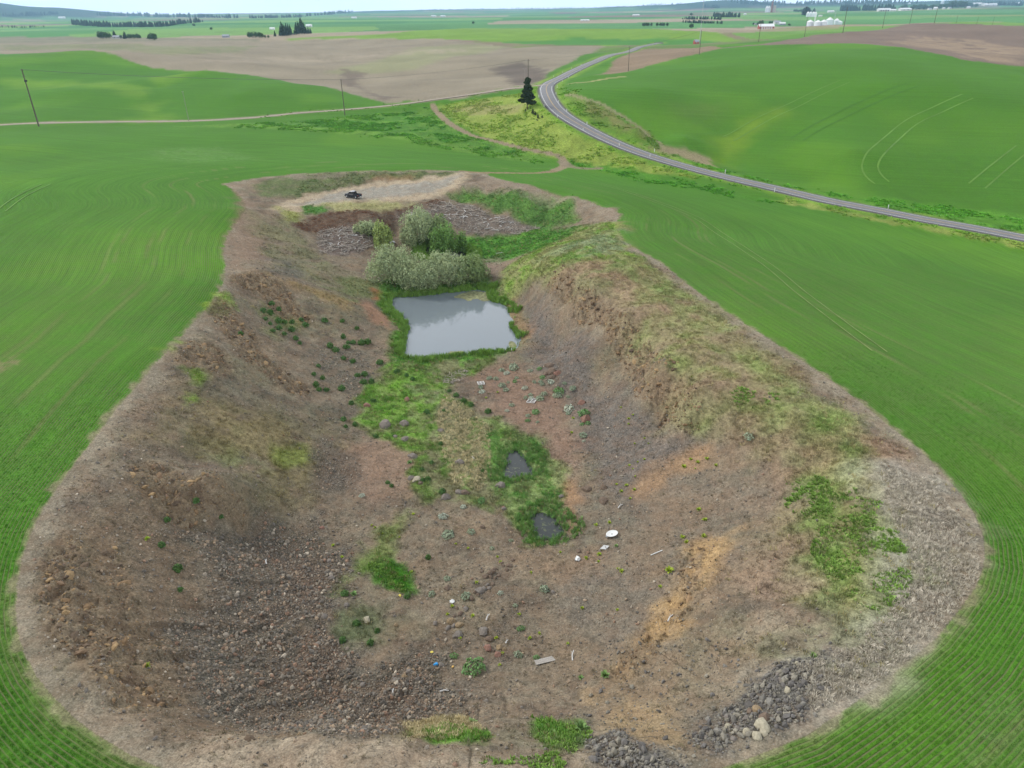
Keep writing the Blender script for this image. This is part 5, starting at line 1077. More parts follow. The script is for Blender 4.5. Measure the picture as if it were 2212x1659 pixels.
M_pine = leafmat('pine_needles', C(52,70,44), .35); M_fir = leafmat('fir_needles', C(44,66,42), .3); M_broad = leafmat('broad_leaves', C(66,98,54), .3); M_trunk = simple('pine_bark', tuple(C(88,70,58)), .95, .2, 2.)
def pine(name, label, base, hpx, wpx, seed, group=None, n=6000):
    p = hit([base])[0]; dist = math.dist(p, (0, 0, H)); h_ = hpx * dist / FPX; w_ = wpx * dist / FPX; r = np.random.default_rng(seed); root = empty(name, p); tag(root, label, 'pine tree', group)
    lobes = []
    for i in range(14):
        f = .22 + .76 * i / 14; a = i * 2.4; rr_ = w_ * .5 * (1.02 - f) ** .55 * (.65 + .5 * r.random()); s = max(rr_ * .55, w_ * .10); lobes.append((math.cos(a) * rr_ * .55, math.sin(a) * rr_ * .55, h_ * f, s, s, h_ * .06))
    lobes.append((0, 0, h_ * .94, w_ * .12, w_ * .12, h_ * .07)); leaf_obj('crown', S_crown(lobes, n, .035 * w_ + .1, seed, .1), M_pine, root)
    part('trunk', S_cyl((0, 0, -.5), (0, 0, h_ * .95), h_ * .018, h_ * .005, 8), M_trunk, root); return root
pine('pine_tree', 'tall dark ragged pine alone on the meadow beside the highway bend', (1139, 236), 58, 37, 1, None, 9000)
for q, lb in (((1151,248,11,9,2), 'small dark pine just below the tall pine by the highway'), ((1156,250,8,7,3), 'little pine touching the right side of the small pine'), ((1162,257,9,6,4), 'lone young pine lower right of the tall pine'), ((1135,242,6,4,5), 'tiny pine seedling left of the small pine'), ((1160,261,4,3,6), 'smallest pine seedling below the lone young pine'), ((1171,255,5,4,7), 'pine seedling nearest the highway edge')):
    pine('pine_tree', lb, q[:2], q[2], q[3], q[4], 'young pines under the tall pine', 500)
# far trees: one of each kind, then copies
def far_tree(kind, seed):
    root = empty(kind, (0, 0, -500)); r = np.random.default_rng(seed)
    if kind == 'conifer_tree':
        S = S_crown([(0, 0, f, .24 * (1.05 - f) + .02, .24 * (1.05 - f) + .02, .09) for f in np.linspace(.15, .95, 9)], 420, .06, seed, 0); m_ = M_fir
    else: S = S_crown([(.0, 0, .58, .36, .36, .36), (.2, .1, .5, .26, .26, .28), (-.22, -.05, .48, .26, .26, .3), (.05, -.2, .42, .26, .26, .26)], 420, .085, seed, .1); m_ = M_broad
    leaf_obj('crown', S, m_, root); part('trunk', S_cyl((0, 0, -.05), (0, 0, .5), .03, .02, 6), M_trunk, root); return root
protos = {k_: [far_tree(k_, s) for s in (1, 2)] for k_ in ('conifer_tree', 'broadleaf_tree')}; used = set()
def far(kind, u, v, hpx, label, group, wide=1.0):
    p = hit([(u, v)])[0]; dist = math.dist(p, (0, 0, H)); s = hpx * dist / FPX; pr = random.choice(protos[kind])
    if pr.name not in used: used.add(pr.name); o = pr; o.location = tuple(map(float, p)); o.scale = (s * wide, s * wide, s); o['label'] = label; o['group'] = group
    else: o = dup(pr, p, random.random() * 6.28, (s * wide, s * wide, s), label, group)
    o['category'] = 'tree'; return o
def row_of(kind, lst, where, group, wide=1.0):
    lst = sorted(lst); n = len(lst); nm = 'dark conifer' if kind == 'conifer_tree' else 'round leafy tree'
    for i, (u, v, h_) in enumerate(lst): far(kind, u, v, h_, f'{nm} {where}' + (f', {ordinal(i, n)}' if n > 1 else ''), group, wide)
row_of('conifer_tree', [(530.9 + a * .24, b * .24 , h_ * .24) for a, b, h_ in ((265,330,42),(318,326,70),(333,325,95),(352,323,80),(372,321,82),(388,319,78),(405,317,72),(438,314,32),(460,312,82),(480,310,90),(508,308,115),(528,307,85),(548,306,45),(566,305,48),(585,304,42))], 'in the grove behind the yellow-green ridge', 'conifers of the grove behind the ridge')
row_of('broadleaf_tree', [(530.9 + a * .24, 343 * .24, h_ * .24) for a, h_ in ((35,44),(62,46),(92,48),(125,44),(148,38),(175,24),(205,22))], 'left of the conifer grove on the ridge', 'leafy trees left of the grove', .8)
row_of('broadleaf_tree', [(a * .24, b * .24, h_ * .24) for a, b, h_ in ((905,350,50),(930,350,50),(955,350,48),(985,350,44),(1165,350,34),(1185,350,34),(1210,350,34),(1240,350,36),(1258,350,30),(1350,362,42),(1370,364,50),(1395,364,50),(1090,349,26))], 'round the farmstead on the far brown field', 'trees of the farmstead on the brown field', .85)
row_of('conifer_tree', [(a * .24, b * .24, h_ * .24) for a, b, h_ in ((1033,332,42),(1130,349,46),(1122,350,34))], 'by the farmstead shed on the far brown field', 'conifers of the farmstead on the brown field', 1.5)
row_of('broadleaf_tree', [(1061.8 + a * .24, 238 * .24, 28 * .24) for a in (1365,1380,1395,1410,1438,1490,1518,1535,1550,1580)], 'in the gapped row beyond the yellow-green ridge', 'dark trees in the gapped row beyond the ridge', .8)
row_of('conifer_tree', [(1592.7 + a * .14, b * .14, h_ * .14) for a, b, h_ in ((1020,215,70),(1045,240,100),(1065,235,95),(1085,215,75),(1105,205,65),(1180,200,55))], 'behind the upper grain bins', 'dark conifers by the upper grain bins', 1.9)
row_of('broadleaf_tree', [(1592.7 + a * .14, b * .14, h_ * .14) for a, b, h_ in ((880,182,30),(910,184,32),(940,186,24),(975,186,34),(1000,190,36),(250,385,30),(325,390,40),(365,388,60),(385,392,34),(500,370,34),(535,365,30),(800,400,30))], 'round the farmyards by the grain bins', 'leafy trees round the farmyards by the bins', 1.3)
random.seed(11)
V_ = [(560,138,45),(600,130,50),(690,132,40),(715,132,48),(760,135,50),(800,134,54),(850,132,56),(885,132,44),(960,130,50),(990,128,50),(1070,124,50),(1140,122,52),(1180,118,50)]; V2 = [(1240,116,80),(1280,114,50),(1320,112,70),(1360,112,68),(1410,110,66),(1460,106,56),(1500,104,44),(1560,102,40)]
row_of('broadleaf_tree', [(1858 + a * .16, b * .16, h_ * .16) for a, b, h_ in V_], 'in left part of skyline village', 'leafy trees of the village', 1.25)
row_of('broadleaf_tree', [(1858 + a * .16, b * .16, h_ * .16) for a, b, h_ in V2], 'in right part of skyline village', 'leafy trees of the village', 1.1)
for u, v, h_, lb in ((1554,38.5,4,'tiny dark tree by a bare purple field, far right of centre'),(1493,34,5,'dark tree on the edge of the purple-brown far field'),(1022,52,5,'lone dark tree far off in the green plain above the ridge'),(1493,61,8,'pale round tree on the brown patch beyond the ridge'),(419,57,5,'dark round tree beside the dusty far field'),(457,65,5,'small dark tree below the dusty far field')):
    far('broadleaf_tree', u, v, h_, lb, 'lone trees on the far plain', 1.2)
# far woods that read as one mass
def wood(label, line, hpx, n, depth, seed, broad=False):
    n = int(n * .7); r = np.random.default_rng(seed); P_ = hit(line); V = []; F = []
    t = r.random(n) * (len(line) - 1); i = t.astype(int); f = (t - i)[:, None]; c_ = P_[i] * (1 - f) + P_[np.minimum(i + 1, len(line) - 1)] * f
    dist = np.linalg.norm(c_ - np.array([0, 0, H]), axis=1); x = c_[:, 0] + r.normal(0, 4, n); y = c_[:, 1] + r.random(n) * depth; z = ground_z(x, y); h_ = hpx * dist / FPX * r.uniform(.3, 1.15, n)
    for k in range(n):
        w_ = h_[k] * (.22 if not broad else .45) * r.uniform(.7, 1.2); a = r.random() * 6.28; m = len(V)
        for zf_, rf in ((.05, .8), (.35, 1.0), (.7, .6 if not broad else .9)):
            for q in range(5): V.append((x[k] + math.cos(a + q * 1.2566) * w_ * rf * r.uniform(.75, 1.2), y[k] + math.sin(a + q * 1.2566) * w_ * rf, z[k] + h_[k] * (zf_ + r.uniform(-.05, .05))))
        V.append((x[k], y[k], z[k] + h_[k]))
        for b_ in (0, 5):
            for q in range(5): F.append((m + b_ + q, m + b_ + (q + 1) % 5, m + b_ + 5 + (q + 1) % 5, m + b_ + 5 + q))
        for q in range(5): F.append((m + 10 + q, m + 10 + (q + 1) % 5, m + 15))
    o = mesh_obj('woodland', np.array(V), F, M_woods); tag(o, label, 'woodland', kind='stuff'); return o
M_woods = simple('far_woods', tuple(C(40,62,42)), .95, .25, .05)
wood('long dark conifer belt crossing the far left plain', [(150,53.5),(210,58),(300,59),(350,58),(430,48.5)], 9, 420, 60, 1)
wood('short wooded strip left of the dusty field near the left horizon', [(200,34),(300,35),(400,38),(500,40)], 7, 380, 300, 2)
wood('thin line of scattered trees at the far left', [(0,60),(45,60.5),(95,59)], 4, 60, 30, 3)
wood('dark wooded patch under the left mountain', [(0,36),(60,33),(110,31)], 6, 160, 200, 4)
wood('wooded strip right of the dusty field near the horizon', [(537,40),(640,38),(760,27)], 6, 320, 150, 5)
wood('long low woods on the horizon above the centre', [(900,21),(1100,17),(1300,13),(1500,12)], 4, 600, 900, 6)
wood('upper plantation rows beyond the small hut', [(1480,42),(1560,43)], 6, 120, 60, 7)
wood('lower plantation rows beyond the small hut', [(1485,50),(1565,52)], 6, 130, 60, 8)
wood('plantation block left of the brick elevator', [(1552,37),(1600,38)], 9, 120, 90, 9)
wood('dark copse at the right horizon left of the elevator', [(1520,17),(1556,18)], 6, 90, 90, 10)
wood('long dark wood on the ridge left of the village', [(1820,24),(1880,23),(1940,23)], 10, 230, 70, 12)
wood('wooded strip on the far right skyline', [(2130,13),(2170,12),(2210,13)], 7, 130, 60, 13)
wood('dark forest covering the far right hills', [(1600,9),(1700,12),(1850,9),(2000,8)], 7, 500, 900, 14)
print('trees', time.time() - T0)

# ------------------------------------------------------------------ power poles, cables, posts
M_pole = simple('weathered_pole', tuple(C(104,94,84)), .9, .15, 1.); M_polel = simple('grey_pole', tuple(C(160,154,142)), .9, .1, 1.); M_cable = simple('cable', (.12, .12, .12), .6, .05); M_steel = simple('galvanised_steel', (.42, .44, .46), .5, .1, 1., .5, 0, .6); M_dark = simple('dark_metal', (.04, .042, .045), .5, .1)
TOPS = {}
def pole(key, base, top, label, mt=M_pole, arms=((.06, 2.4),), rz=0., extra=False, r=.17):
    p = hit([base])[0]; dist = math.dist(p, (0, 0, H)); h_ = math.hypot(base[0] - top[0], base[1] - top[1]) * dist / FPX / .99
    root = empty('utility_pole', p, rz); tag(root, label, 'power pole', 'wooden power poles'); part('post', S_cyl((0, 0, -.6), (0, 0, h_), r * h_ / 12, r * .62 * h_ / 12, 8), mt, root); att = []
    for f, wd in arms:
        z_ = h_ * (1 - f); part('crossarm', S_box((-wd / 2, -.24, z_ - .08), (wd / 2, -.12 - .06, z_ + .08)), mt, root)
        for xx in (-wd * .45, -wd * .2, wd * .45): part('insulator', S_cyl((xx, -.2, z_ + .08), (xx, -.2, z_ + .3), .06, .05, 6), M_steel, root); att.append((xx, z_ + .3))
    if extra:
        for xx in (-.55, .55, 0): part('transformer', S_cyl((xx, -.45, h_ * .78), (xx, -.45, h_ * .78 + 1.1), .32, .32, 10), M_dark, root)
    c_, s_ = math.cos(rz), math.sin(rz); TOPS[key] = [np.array([p[0] + a * c_, p[1] + a * s_, p[2] + z_]) for a, z_ in att[:3]] or [np.array([p[0], p[1], p[2] + h_])]
    return root
pole('A', (84,273), (54,188), 'tall leaning-looking wooden pole with three transformers at far left by the gravel road', arms=((.02, 2.6), (.12, 2.6)), extra=True, rz=1.2)
pole('B', (408,262), (398,211), 'pale bare pole beside the gravel road left of centre', M_polel, ((.03, 1.),), r=.12)
pole('C', (745,248), (738,184), 'dark pole where the gravel road passes the left green hill', arms=((.03, 2.2), (.14, 1.6)), rz=1.1)
pole('D', (1141,193), (1140,138), 'dark pole with crossarms standing behind the tall pine', arms=((.05, 2.6), (.2, 2.6)), rz=.8)
pole('D2', (1133,181), (1133,153), 'pale pole just left of and behind the tall pine', M_polel, ((.03, 1.4),), r=.12)
pole('E', (1357,154), (1358.6,110), 'dark pole between the highway and the big right hill', arms=((.05, 2.2),), rz=.9)
pole('G', (1510.5,118), (1513.5,76), 'pole at the left end of the big right hill crest', rz=.9)
for k_, ba, to, lb in (('Hh', (1638.5,91), (1643.5,56), 'pole in front of the white roofed barn'), ('I', (1737.6,80), (1741,48), 'pole just left of the row of grain bins'), ('J', (1820.6,71), (1827.7,31), 'pole just right of the row of grain bins'), ('K', (1906,61), (1913,33), 'pole below the left end of the village woods'), ('Lp', (1965,51.6), (1970.5,26), 'pole at the top of the ploughed slope, left of two'), ('M', (2018,50.6), (2022.5,25.5), 'pole at the top of the ploughed slope, right of two'), ('N', (2065,51), (2066,39), 'faint small pole past the ploughed crest, left of three'), ('O', (2109.6,53), (2111,41), 'faint small pole past the ploughed crest, middle of three'), ('Q', (2143.6,54), (2145,42), 'faint small pole past the ploughed crest, right of three')):
    pole(k_, ba, to, lb, rz=1.2)
def cable(a, b, label, sag=1.6, r=.03):
    for i in range(min(len(TOPS[a]), len(TOPS[b]), 3)):
        A_, B_ = TOPS[a][i], TOPS[b][i]; pts = [A_ + (B_ - A_) * t - np.array([0, 0, sag * 4 * t * (1 - t)]) for t in np.linspace(0, 1, 13)]; S = join(*[S_cyl(p, q, r, r, 4, False) for p, q in zip(pts[:-1], pts[1:])])
        o = obj_of(pm('power_cable', S, M_cable), 'power_cable'); tag(o, ('nearest', 'middle', 'farthest')[i] + ' of three cables ' + label.split('thin cable ')[1], 'power cable', 'cables strung ' + label.split('strung ')[1])
cable('A', 'C', 'thin cable strung between the far left pole and the hill pole'); cable('C', 'D', 'thin cable strung between the hill pole and the pole behind the pine'); cable('D', 'E', 'thin cable strung across the highway from pine pole to hill foot', 1.2); cable('E', 'G', 'thin cable strung from hill foot to the crest pole', 1.2)
M_post = simple('white_post', (.72, .74, .70), .6, .05)
dl = [(1097.2 + a * .104, 123.9 + b * .104, h_ * .104) for a, b, h_ in ((670,685,48),(643,830,48),(750,1030,48),(1025,1250,52),(1560,1525,52),(1022,640,46),(998,770,46),(1052,960,60),(1220,1140,62),(1640,1410,66),(1128,505,36),(1257,435,34),(1500,290,26),(1520,170,28),(1323,238,26),(1138,320,26),(948,408,28),(2155,12,20))] + [(1061.8 + a * .52, 132.7 + b * .52, h_ * .52) for a, b, h_ in ((530,353,13),(676,377,14),(658,398,12),(970,466,16),(1175,541,15),(1647,611,14))]
dl.sort(); post0 = None
for i, (u, v, h_) in enumerate(dl):
    p = hit([(u, v)])[0]; s = h_ * math.dist(p, (0, 0, H)) / FPX / 1.2; lb = f'{ordinal(i, len(dl)) or ORD[len(dl) - 1 - i] + " from the right"} of the white marker posts along the highway'
    if post0 is None:
        post0 = empty('marker_post', p, 0, s); tag(post0, lb, 'marker post', 'white marker posts along the highway'); part('post', S_box((-.08, -.05, -.2), (.08, .05, 1.2)), M_post, post0); part('reflector', S_box((-.06, -.065, 1.0), (.06, -.052, 1.12)), M_steel, post0)
    else: dup(post0, p, 0, s, lb, 'white marker posts along the highway')

# ------------------------------------------------------------------ the pickup truck
M_body = simple('black_car_paint', (.016, .020, .026), .5, .05, 1., .3); M_glass = simple('dark_glass', (.015, .02, .025), .08, .02, 1., .8); M_chrome = simple('chrome', (.62, .63, .65), .25, .02, 1., .6, 0, .9); M_rub = simple('tyre_rubber', (.02, .02, .02), .85, .1); M_bed = simple('bed_liner', (.012, .012, .012), .9, .1); M_red = simple('tail_lamp_red', (.35, .02, .015), .3, .02); M_lamp = simple('headlamp_glass', (.7, .72, .72), .2, .02)
tp = hit([(763.5, 427)])[0]
truck = empty('pickup_truck', tp, math.pi - R(30), 1.1); truck.scale = (1.1, 1.12, 1.22); tag(truck, 'black crew cab pickup truck parked on the dirt turning place', 'pickup truck')
L2 = 2.95
def loft(sections):            # sections (x, half width, z low, z high) of rounded boxes along x
    V = []; F = []
    for x, hw_, z0, z1 in sections:
        c_ = min(.12, (z1 - z0) * .3); V += [(x, -hw_, z0), (x, -hw_, z1 - c_), (x, -hw_ + c_ * 1.2, z1), (x, hw_ - c_ * 1.2, z1), (x, hw_, z1 - c_), (x, hw_, z0)]
    n = len(sections)
    for i in range(n - 1):
        for q in range(6): a = i * 6 + q; b_ = i * 6 + (q + 1) % 6; F.append((a, b_, b_ + 6, a + 6))
    F.append(tuple(range(5, -1, -1))); F.append(tuple(range((n - 1) * 6, n * 6))); return np.array(V, float), F
part('body', loft([(2.95, .88, .55, 1.02), (2.86, .97, .48, 1.10), (2.2, 1.0, .45, 1.17), (1.5, 1.0, .42, 1.22), (1.3, 1.0, .42, 1.22), (-.9, 1.0, .42, 1.24), (-.95, 1.0, .42, 1.24)]), M_body, truck)
part('cab', loft([(1.55, .86, 1.18, 1.24), (.78, .80, 1.18, 1.86), (.45, .78, 1.18, 1.93), (-.62, .78, 1.18, 1.93), (-.9, .80, 1.18, 1.84), (-.98, .86, 1.18, 1.22)]), M_body, truck)
part('roof', loft([(.62, .70, 1.90, 1.955), (.3, .72, 1.92, 1.975), (-.6, .72, 1.92, 1.97), (-.82, .70, 1.88, 1.935)]), M_chrome if False else simple('glossy_black_roof', (.03, .034, .04), .12, .02, 1., .9), truck)
def quad(name, pts, mt): part(name, (np.array(pts, float), [(0, 1, 2, 3)]), mt, truck)
quad('windscreen', [(1.50, -.72, 1.275), (1.50, .72, 1.275), (.82, .66, 1.87), (.82, -.66, 1.87)], M_glass); quad('rear_window', [(-.985, .66, 1.30), (-.985, -.66, 1.30), (-.915, -.62, 1.80), (-.915, .62, 1.80)], M_glass)
for s in (-1, 1):
    quad('front_side_window', [(1.25, s * .872, 1.28), (.32, s * .872, 1.28), (.32, s * .812, 1.80), (.72, s * .812, 1.80)], M_glass); quad('rear_side_window', [(.22, s * .872, 1.28), (-.78, s * .872, 1.28), (-.72, s * .812, 1.80), (.22, s * .812, 1.80)], M_glass)
    part('bed_side', S_box((-2.85, s * 1.0 - .07 * (s > 0), .45), (-.98, s * 1.0 + .07 * (s < 0), 1.26)), M_body, truck); part('mirror', S_box((1.0, s * 1.02 - .12 * (s < 0), 1.22), (1.16, s * 1.02 + .12 * (s > 0), 1.44)), M_body, truck)
    part('tail_lamp', S_box((-2.93, s * .94 - .08, .88), (-2.86, s * .94 + .05, 1.2)), M_red, truck); part('headlight', S_box((2.88, s * .78 - .14, .82), (2.99, s * .78 + .14, 1.0)), M_lamp, truck)
    part('window_trim', S_box((-.9, s * .99 - .005, 1.235), (1.4, s * .99 + .005, 1.262)), M_chrome, truck)
    for q in (.45, -.45 + .1): part('door_handle', S_box((q - .1, s * 1.003 - .012, 1.05), (q + .1, s * 1.003 + .012, 1.09)), M_chrome, truck)
part('bed_floor', S_box((-2.85, -.92, .62), (-.99, .92, .72)), M_bed, truck); part('tailgate', S_box((-2.93, -.86, .55), (-2.86, .86, 1.25)), M_body, truck); part('rear_bumper', S_box((-3.08, -.95, .42), (-2.94, .95, .62)), M_chrome, truck); part('front_bumper', S_box((2.96, -.95, .42), (3.08, .95, .66)), M_chrome, truck); part('grille', S_box((2.965, -.6, .7), (3.0, .6, 1.0)), M_chrome, truck); part('licence_plate', S_box((-3.10, -.16, .46), (-3.085, .16, .6)), M_lamp, truck)
for xx in (1.95, -1.85):
    for s in (-1, 1):
        wh = part('wheel', S_cyl((xx, s * .72, .42), (xx, s * 1.01, .42), .42, .42, 18), M_rub, truck); part('rim', S_cyl((xx, s * 1.005, .42), (xx, s * 1.025, .42), .25, .22, 12), M_steel, wh)

# ------------------------------------------------------------------ things thrown into the pit
M_wood = simple('grey_board', tuple(C(176,170,162)), .9, .16, 5.); M_white = simple('white_enamel', (.66, .67, .66), .5, .06, 2.); M_blue = simple('blue_plastic', (.03, .28, .62), .4, .05); M_yel = simple('yellow_plastic', (.75, .62, .12), .5, .05); M_or = simple('orange_plastic', (.8, .5, .15), .5, .05)
def at_px(u, v): return hit([(u, v)])[0]
def pxm(u, v): return math.dist(at_px(u, v), (0, 0, H)) / FPX
def tilt_to(o, p):
    e = .8; zx = (ground_z(p[0] + e, p[1])[0] - ground_z(p[0] - e, p[1])[0]) / (2 * e); zy = (ground_z(p[0], p[1] + e)[0] - ground_z(p[0], p[1] - e)[0]) / (2 * e)
    n_ = Vector((-zx, -zy, 1)).normalized(); o.rotation_mode = 'QUATERNION'; o.rotation_quaternion = Vector((0, 0, 1)).rotation_difference(n_) @ Matrix.Rotation(o.rotation_euler[2], 3, 'Z').to_quaternion()
p = at_px(1177, 1428); m_ = pxm(1177, 1428); pk = empty('wooden_plank', p + np.array([0, 0, .12]), R(14)); tag(pk, 'wide grey weathered plank lying flat on the gravel floor', 'plank'); tilt_to(pk, p)
for i in range(3): part('board', S_box((-20.5 * m_, (-7 + 4.7 * i) * m_, -.04 + .01 * i), (20.5 * m_ - .1 * i, (-7 + 4.7 * i + 4.5) * m_, .03 + .01 * i)), M_wood, pk)
p = at_px(1322, 1157); m_ = pxm(1322, 1157); ds = empty('round_dish', p + np.array([0, 0, .25]), R(20)); tag(ds, 'large white round dish lying tilted on the right slope', 'dish'); tilt_to(ds, p)
S = S_lathe([(.05, 0), (.5, .03), (.85, .10), (1.0, .2), (.98, .24), (.8, .14), (.45, .07), (.05, .045)], 24); part('bowl', (S[0] * np.array([13 * m_, 11 * m_, .8]), S[1]), M_white, ds, True); part('hub', S_cyl((0, 0, .03), (0, 0, .12), .09, .06, 10), M_dark, ds); part('bracket', S_box((-15.5 * m_, -4 * m_, -.05), (-12.5 * m_, -.5 * m_, .2)), M_steel, ds)
p = at_px(1306, 1185); m_ = pxm(1306, 1185); wb = obj_of(pm('scrap_board', mv(S_prism([(-10*m_, -3*m_), (2*m_, -5*m_), (10*m_, 3*m_), (-1*m_, 5*m_)], -.03, .03), (0, 0, 0)), M_white), 'scrap_board', None, p + np.array([0, 0, .25])); wb.rotation_euler = (R(-62), 0, 0); tag(wb, 'torn white sheet of board on the slope below the dish', 'board')
p = at_px(1419, 1196); m_ = pxm(1419, 1196); o = obj_of(pm('white_pipe', S_cyl((-13*m_, 0, .1), (13*m_, .15, .14), .07, .07, 8), M_white), 'white_pipe', None, p); tag(o, 'short white pipe lying on the slope right of the dish', 'pipe'); tilt_to(o, p)
def crumple(nm, u, v, spx, mt, lab, cat, seed):
    p = at_px(u, v); s = spx * pxm(u, v) / 2; o = obj_of(pm(nm, S_ico(2, seed, .35, .55, False), mt), nm, None, p + np.array([0, 0, s * .4]), seed, s); tag(o, lab, cat); return o
crumple('plastic_bag', 1248, 1208, 13, M_white, 'crumpled whitish plastic bag below left of the white board', 'plastic bag', 61); crumple('plastic_bag', 976.5, 1301, 10, M_white, 'white plastic bag by the top of the boulder row', 'plastic bag', 62)
crumple('blue_litter', 942, 1436, 9, M_blue, 'bright blue crumpled litter on the rubble at the bottom', 'litter', 63); crumple('orange_litter', 978, 1441, 6, M_or, 'small orange and white scrap right of the blue litter', 'litter', 64); crumple('yellow_litter', 864, 1287, 7, M_yel, 'small yellow scrap at the foot of the green hollow', 'litter', 65); crumple('pale_litter', 933, 1410, 6, M_yel, 'pale yellow scrap above the blue litter', 'litter', 66); crumple('plastic_bag', 848, 526, 13, M_white, 'pale plastic bundle at the shaded back pool', 'plastic bag', 67)
def pallet(u, v, lab, rz, wpx):
    p = at_px(u, v); m_ = pxm(u, v); w_ = wpx * m_; t = empty('slatted_pallet', p + np.array([0, 0, .12]), rz); tag(t, lab, 'pallet', 'white slatted pallets'); tilt_to(t, p)
    for i in range(4): part('slat', S_box((-w_/2, -w_*.5 + i*w_*.31, .0), (w_/2, -w_*.5 + i*w_*.31 + .14, .07)), M_wood2, t)
    for i in range(3): part('rail', S_box((-w_/2 + i*(w_/2 - .08), -w_*.5, .072), (-w_/2 + i*(w_/2 - .08) + .14, w_*.5, .16)), M_wood2, t)
M_wood2 = simple('bleached_wood', (.58, .57, .55), .85, .1, 4.)
pallet(1039, 829, 'white slatted pallet left of the sage bed', R(12), 15); pallet(1149, 867, 'white slatted pallet half under a sage clump', R(-24), 19)
def log(u, v, lpx, rz, lab, mt=None, r=.09):
    p = at_px(u, v); l = lpx * pxm(u, v); S = join(S_cyl((-l/2, 0, .06), (0, .08 * l, .14), r, r * .85, 7), S_cyl((0, .08 * l, .14), (l/2, 0, .1), r * .85, r * .5, 7), S_cyl((l * .1, .06 * l, .12), (l * .3, .2 * l, .3), r * .4, r * .2, 5))
    o = obj_of(pm('fallen_branch', S, mt or M_wood2), 'fallen_branch', None, p + np.array([0, 0, .1]), rz); tag(o, lab, 'branch', 'bleached logs and branches in the pit')
random.seed(5)
def logs(poly, n, l0, l1, where):
    pl_ = np.array(poly); c_ = []
    while len(c_) < n:
        u = random.uniform(pl_[:, 0].min(), pl_[:, 0].max()); v = random.uniform(pl_[:, 1].min(), pl_[:, 1].max())
        if inside(np.array([u]), np.array([v]), poly)[0]: c_.append((u, v))
    c_.sort()
    for i, (u, v) in enumerate(c_): log(u, v, random.uniform(l0, l1), random.uniform(0, 3.14), f'bleached log {where}, {ordinal(i, n)}', None, random.uniform(.06, .13))
logs([(868,468),(900,458),(935,462),(900,476)], 18, 12, 24, 'at left of upper debris heap')
logs([(935,458),(960,440),(1010,444),(1040,465),(960,478)], 17, 10, 22, 'in middle of upper debris heap')
logs([(1030,462),(1090,474),(1160,492),(1100,504),(1010,492)], 18, 8, 18, 'at right of upper debris heap')
logs([(700,508),(740,496),(785,504),(800,530),(750,546),(700,540)], 20, 12, 26, 'on round heap left of willows')
for a in ((1081,548,18,.3,'lone bleached log on the dirt by the marshy flat'),(1022,990,9,2.2,'short bleached stick at the left rim of the small pool'),(576,1215,15,1.9,'thin bleached branch on the rubble slope at left'),(1238,1418,26,1.4,'curved bleached branch right of the grey plank'),(850,1497,16,1.7,'pale stick on the rubble above the near lip'),(1054,1335,18,1.2,'thin pale stick leaning on the brown floor'),(1095,1388,10,1.1,'thin pale twig left of the reddish boulders'),(1448,1337,22,.9,'long thin twig on the right slope'),(1340,1095,16,.8,'dry forked branch high on the right slope'),(960,1495,18,.05,'long thin branch flat on the rubble near the lip')):
    log(*a)
print('things', time.time() - T0)

# ------------------------------------------------------------------ farm buildings and grain bins far off
M_bin = simple('galvanised_bin', (.62, .66, .70), .45, .06, .5, .5, 0, .3); M_wr = simple('white_roof', (.74, .75, .76), .6, .05); M_rw = simple('barn_red', (.32, .08, .06), .8, .1); M_ww = simple('white_wall', (.62, .62, .60), .8, .05); M_gr = simple('grey_roof', (.30, .32, .36), .7, .1); M_bk = simple('brick', (.26, .13, .10), .9, .1); M_conc = simple('concrete', (.46, .40, .35), .9, .08); M_win = simple('window_dark', (.04, .05, .06), .3, .05)
def fbin(u, v, wpx, hpx, lab, group):
    p = hit([(u, v)])[0]; m_ = math.dist(p, (0, 0, H)) / FPX; r = wpx * m_ / 2; h_ = hpx * m_; t = empty('grain_bin', p); tag(t, lab, 'grain bin', group)
    part('bin_wall', S_lathe([(r, -1), (r, h_ * .66)], 16), M_bin, t, False); part('bin_roof', S_lathe([(r * 1.03, h_ * .66), (r * .15, h_), (.05, h_ * 1.02)], 16), M_wr, t)
for i, (a, b, w_, h_) in enumerate(((1115,398,88,72),(1235,394,84,66),(1327,388,84,66),(1415,380,92,86),(1525,374,66,70),(1577,374,64,44))):
    fbin(1592.7 + a * .14, b * .14 + .6, w_ * .14, h_ * .14, f'{ordinal(i, 6)} of the six shiny round grain bins in the near row', 'round grain bins in the near row')
for i, (a, w_) in enumerate(((1085,42),(1125,40),(1170,42),(1202,34))): fbin(1592.7 + a * .14, 258 * .14, w_ * .14, 60 * .14, f'{ordinal(i, 4)} of the four grain bins in the upper row by the conifers', 'grain bins in the upper row')
for i, (a, w_) in enumerate(((448,36),(482,34))): fbin(1592.7 + a * .14, 192 * .14, w_ * .14, 78 * .14, ('left' if i == 0 else 'right') + ' silver bin beside the brick red elevator', 'silver bins beside the elevator')
def mast(u, v, top, lab, name, mt, r, cat):
    p = hit([(u, v)])[0]; m_ = math.dist(p, (0, 0, H)) / FPX; h_ = (v - top) * m_; t = empty(name, p); tag(t, lab, cat)
    for a in (0, 2.09, 4.19): part('mast_leg', S_cyl((r * math.cos(a), r * math.sin(a), -.5), (r * .5 * math.cos(a), r * .5 * math.sin(a), h_), r * .14, r * .1, 5), mt, t)
    br = [S_cyl((r * .9 * math.cos(k_ * 2.09), r * .9 * math.sin(k_ * 2.09), h_ * k_ / 24), (r * .8 * math.cos((k_ + 1) * 2.09), r * .8 * math.sin((k_ + 1) * 2.09), h_ * (k_ + 1) / 24), r * .08, r * .08, 4) for k_ in range(23)]; part('bracing', join(*br), mt, t)
mast(1511, 94, 2, 'tall thin grey lattice mast rising above the highway crest', 'lattice_mast', M_steel, .8, 'mast')
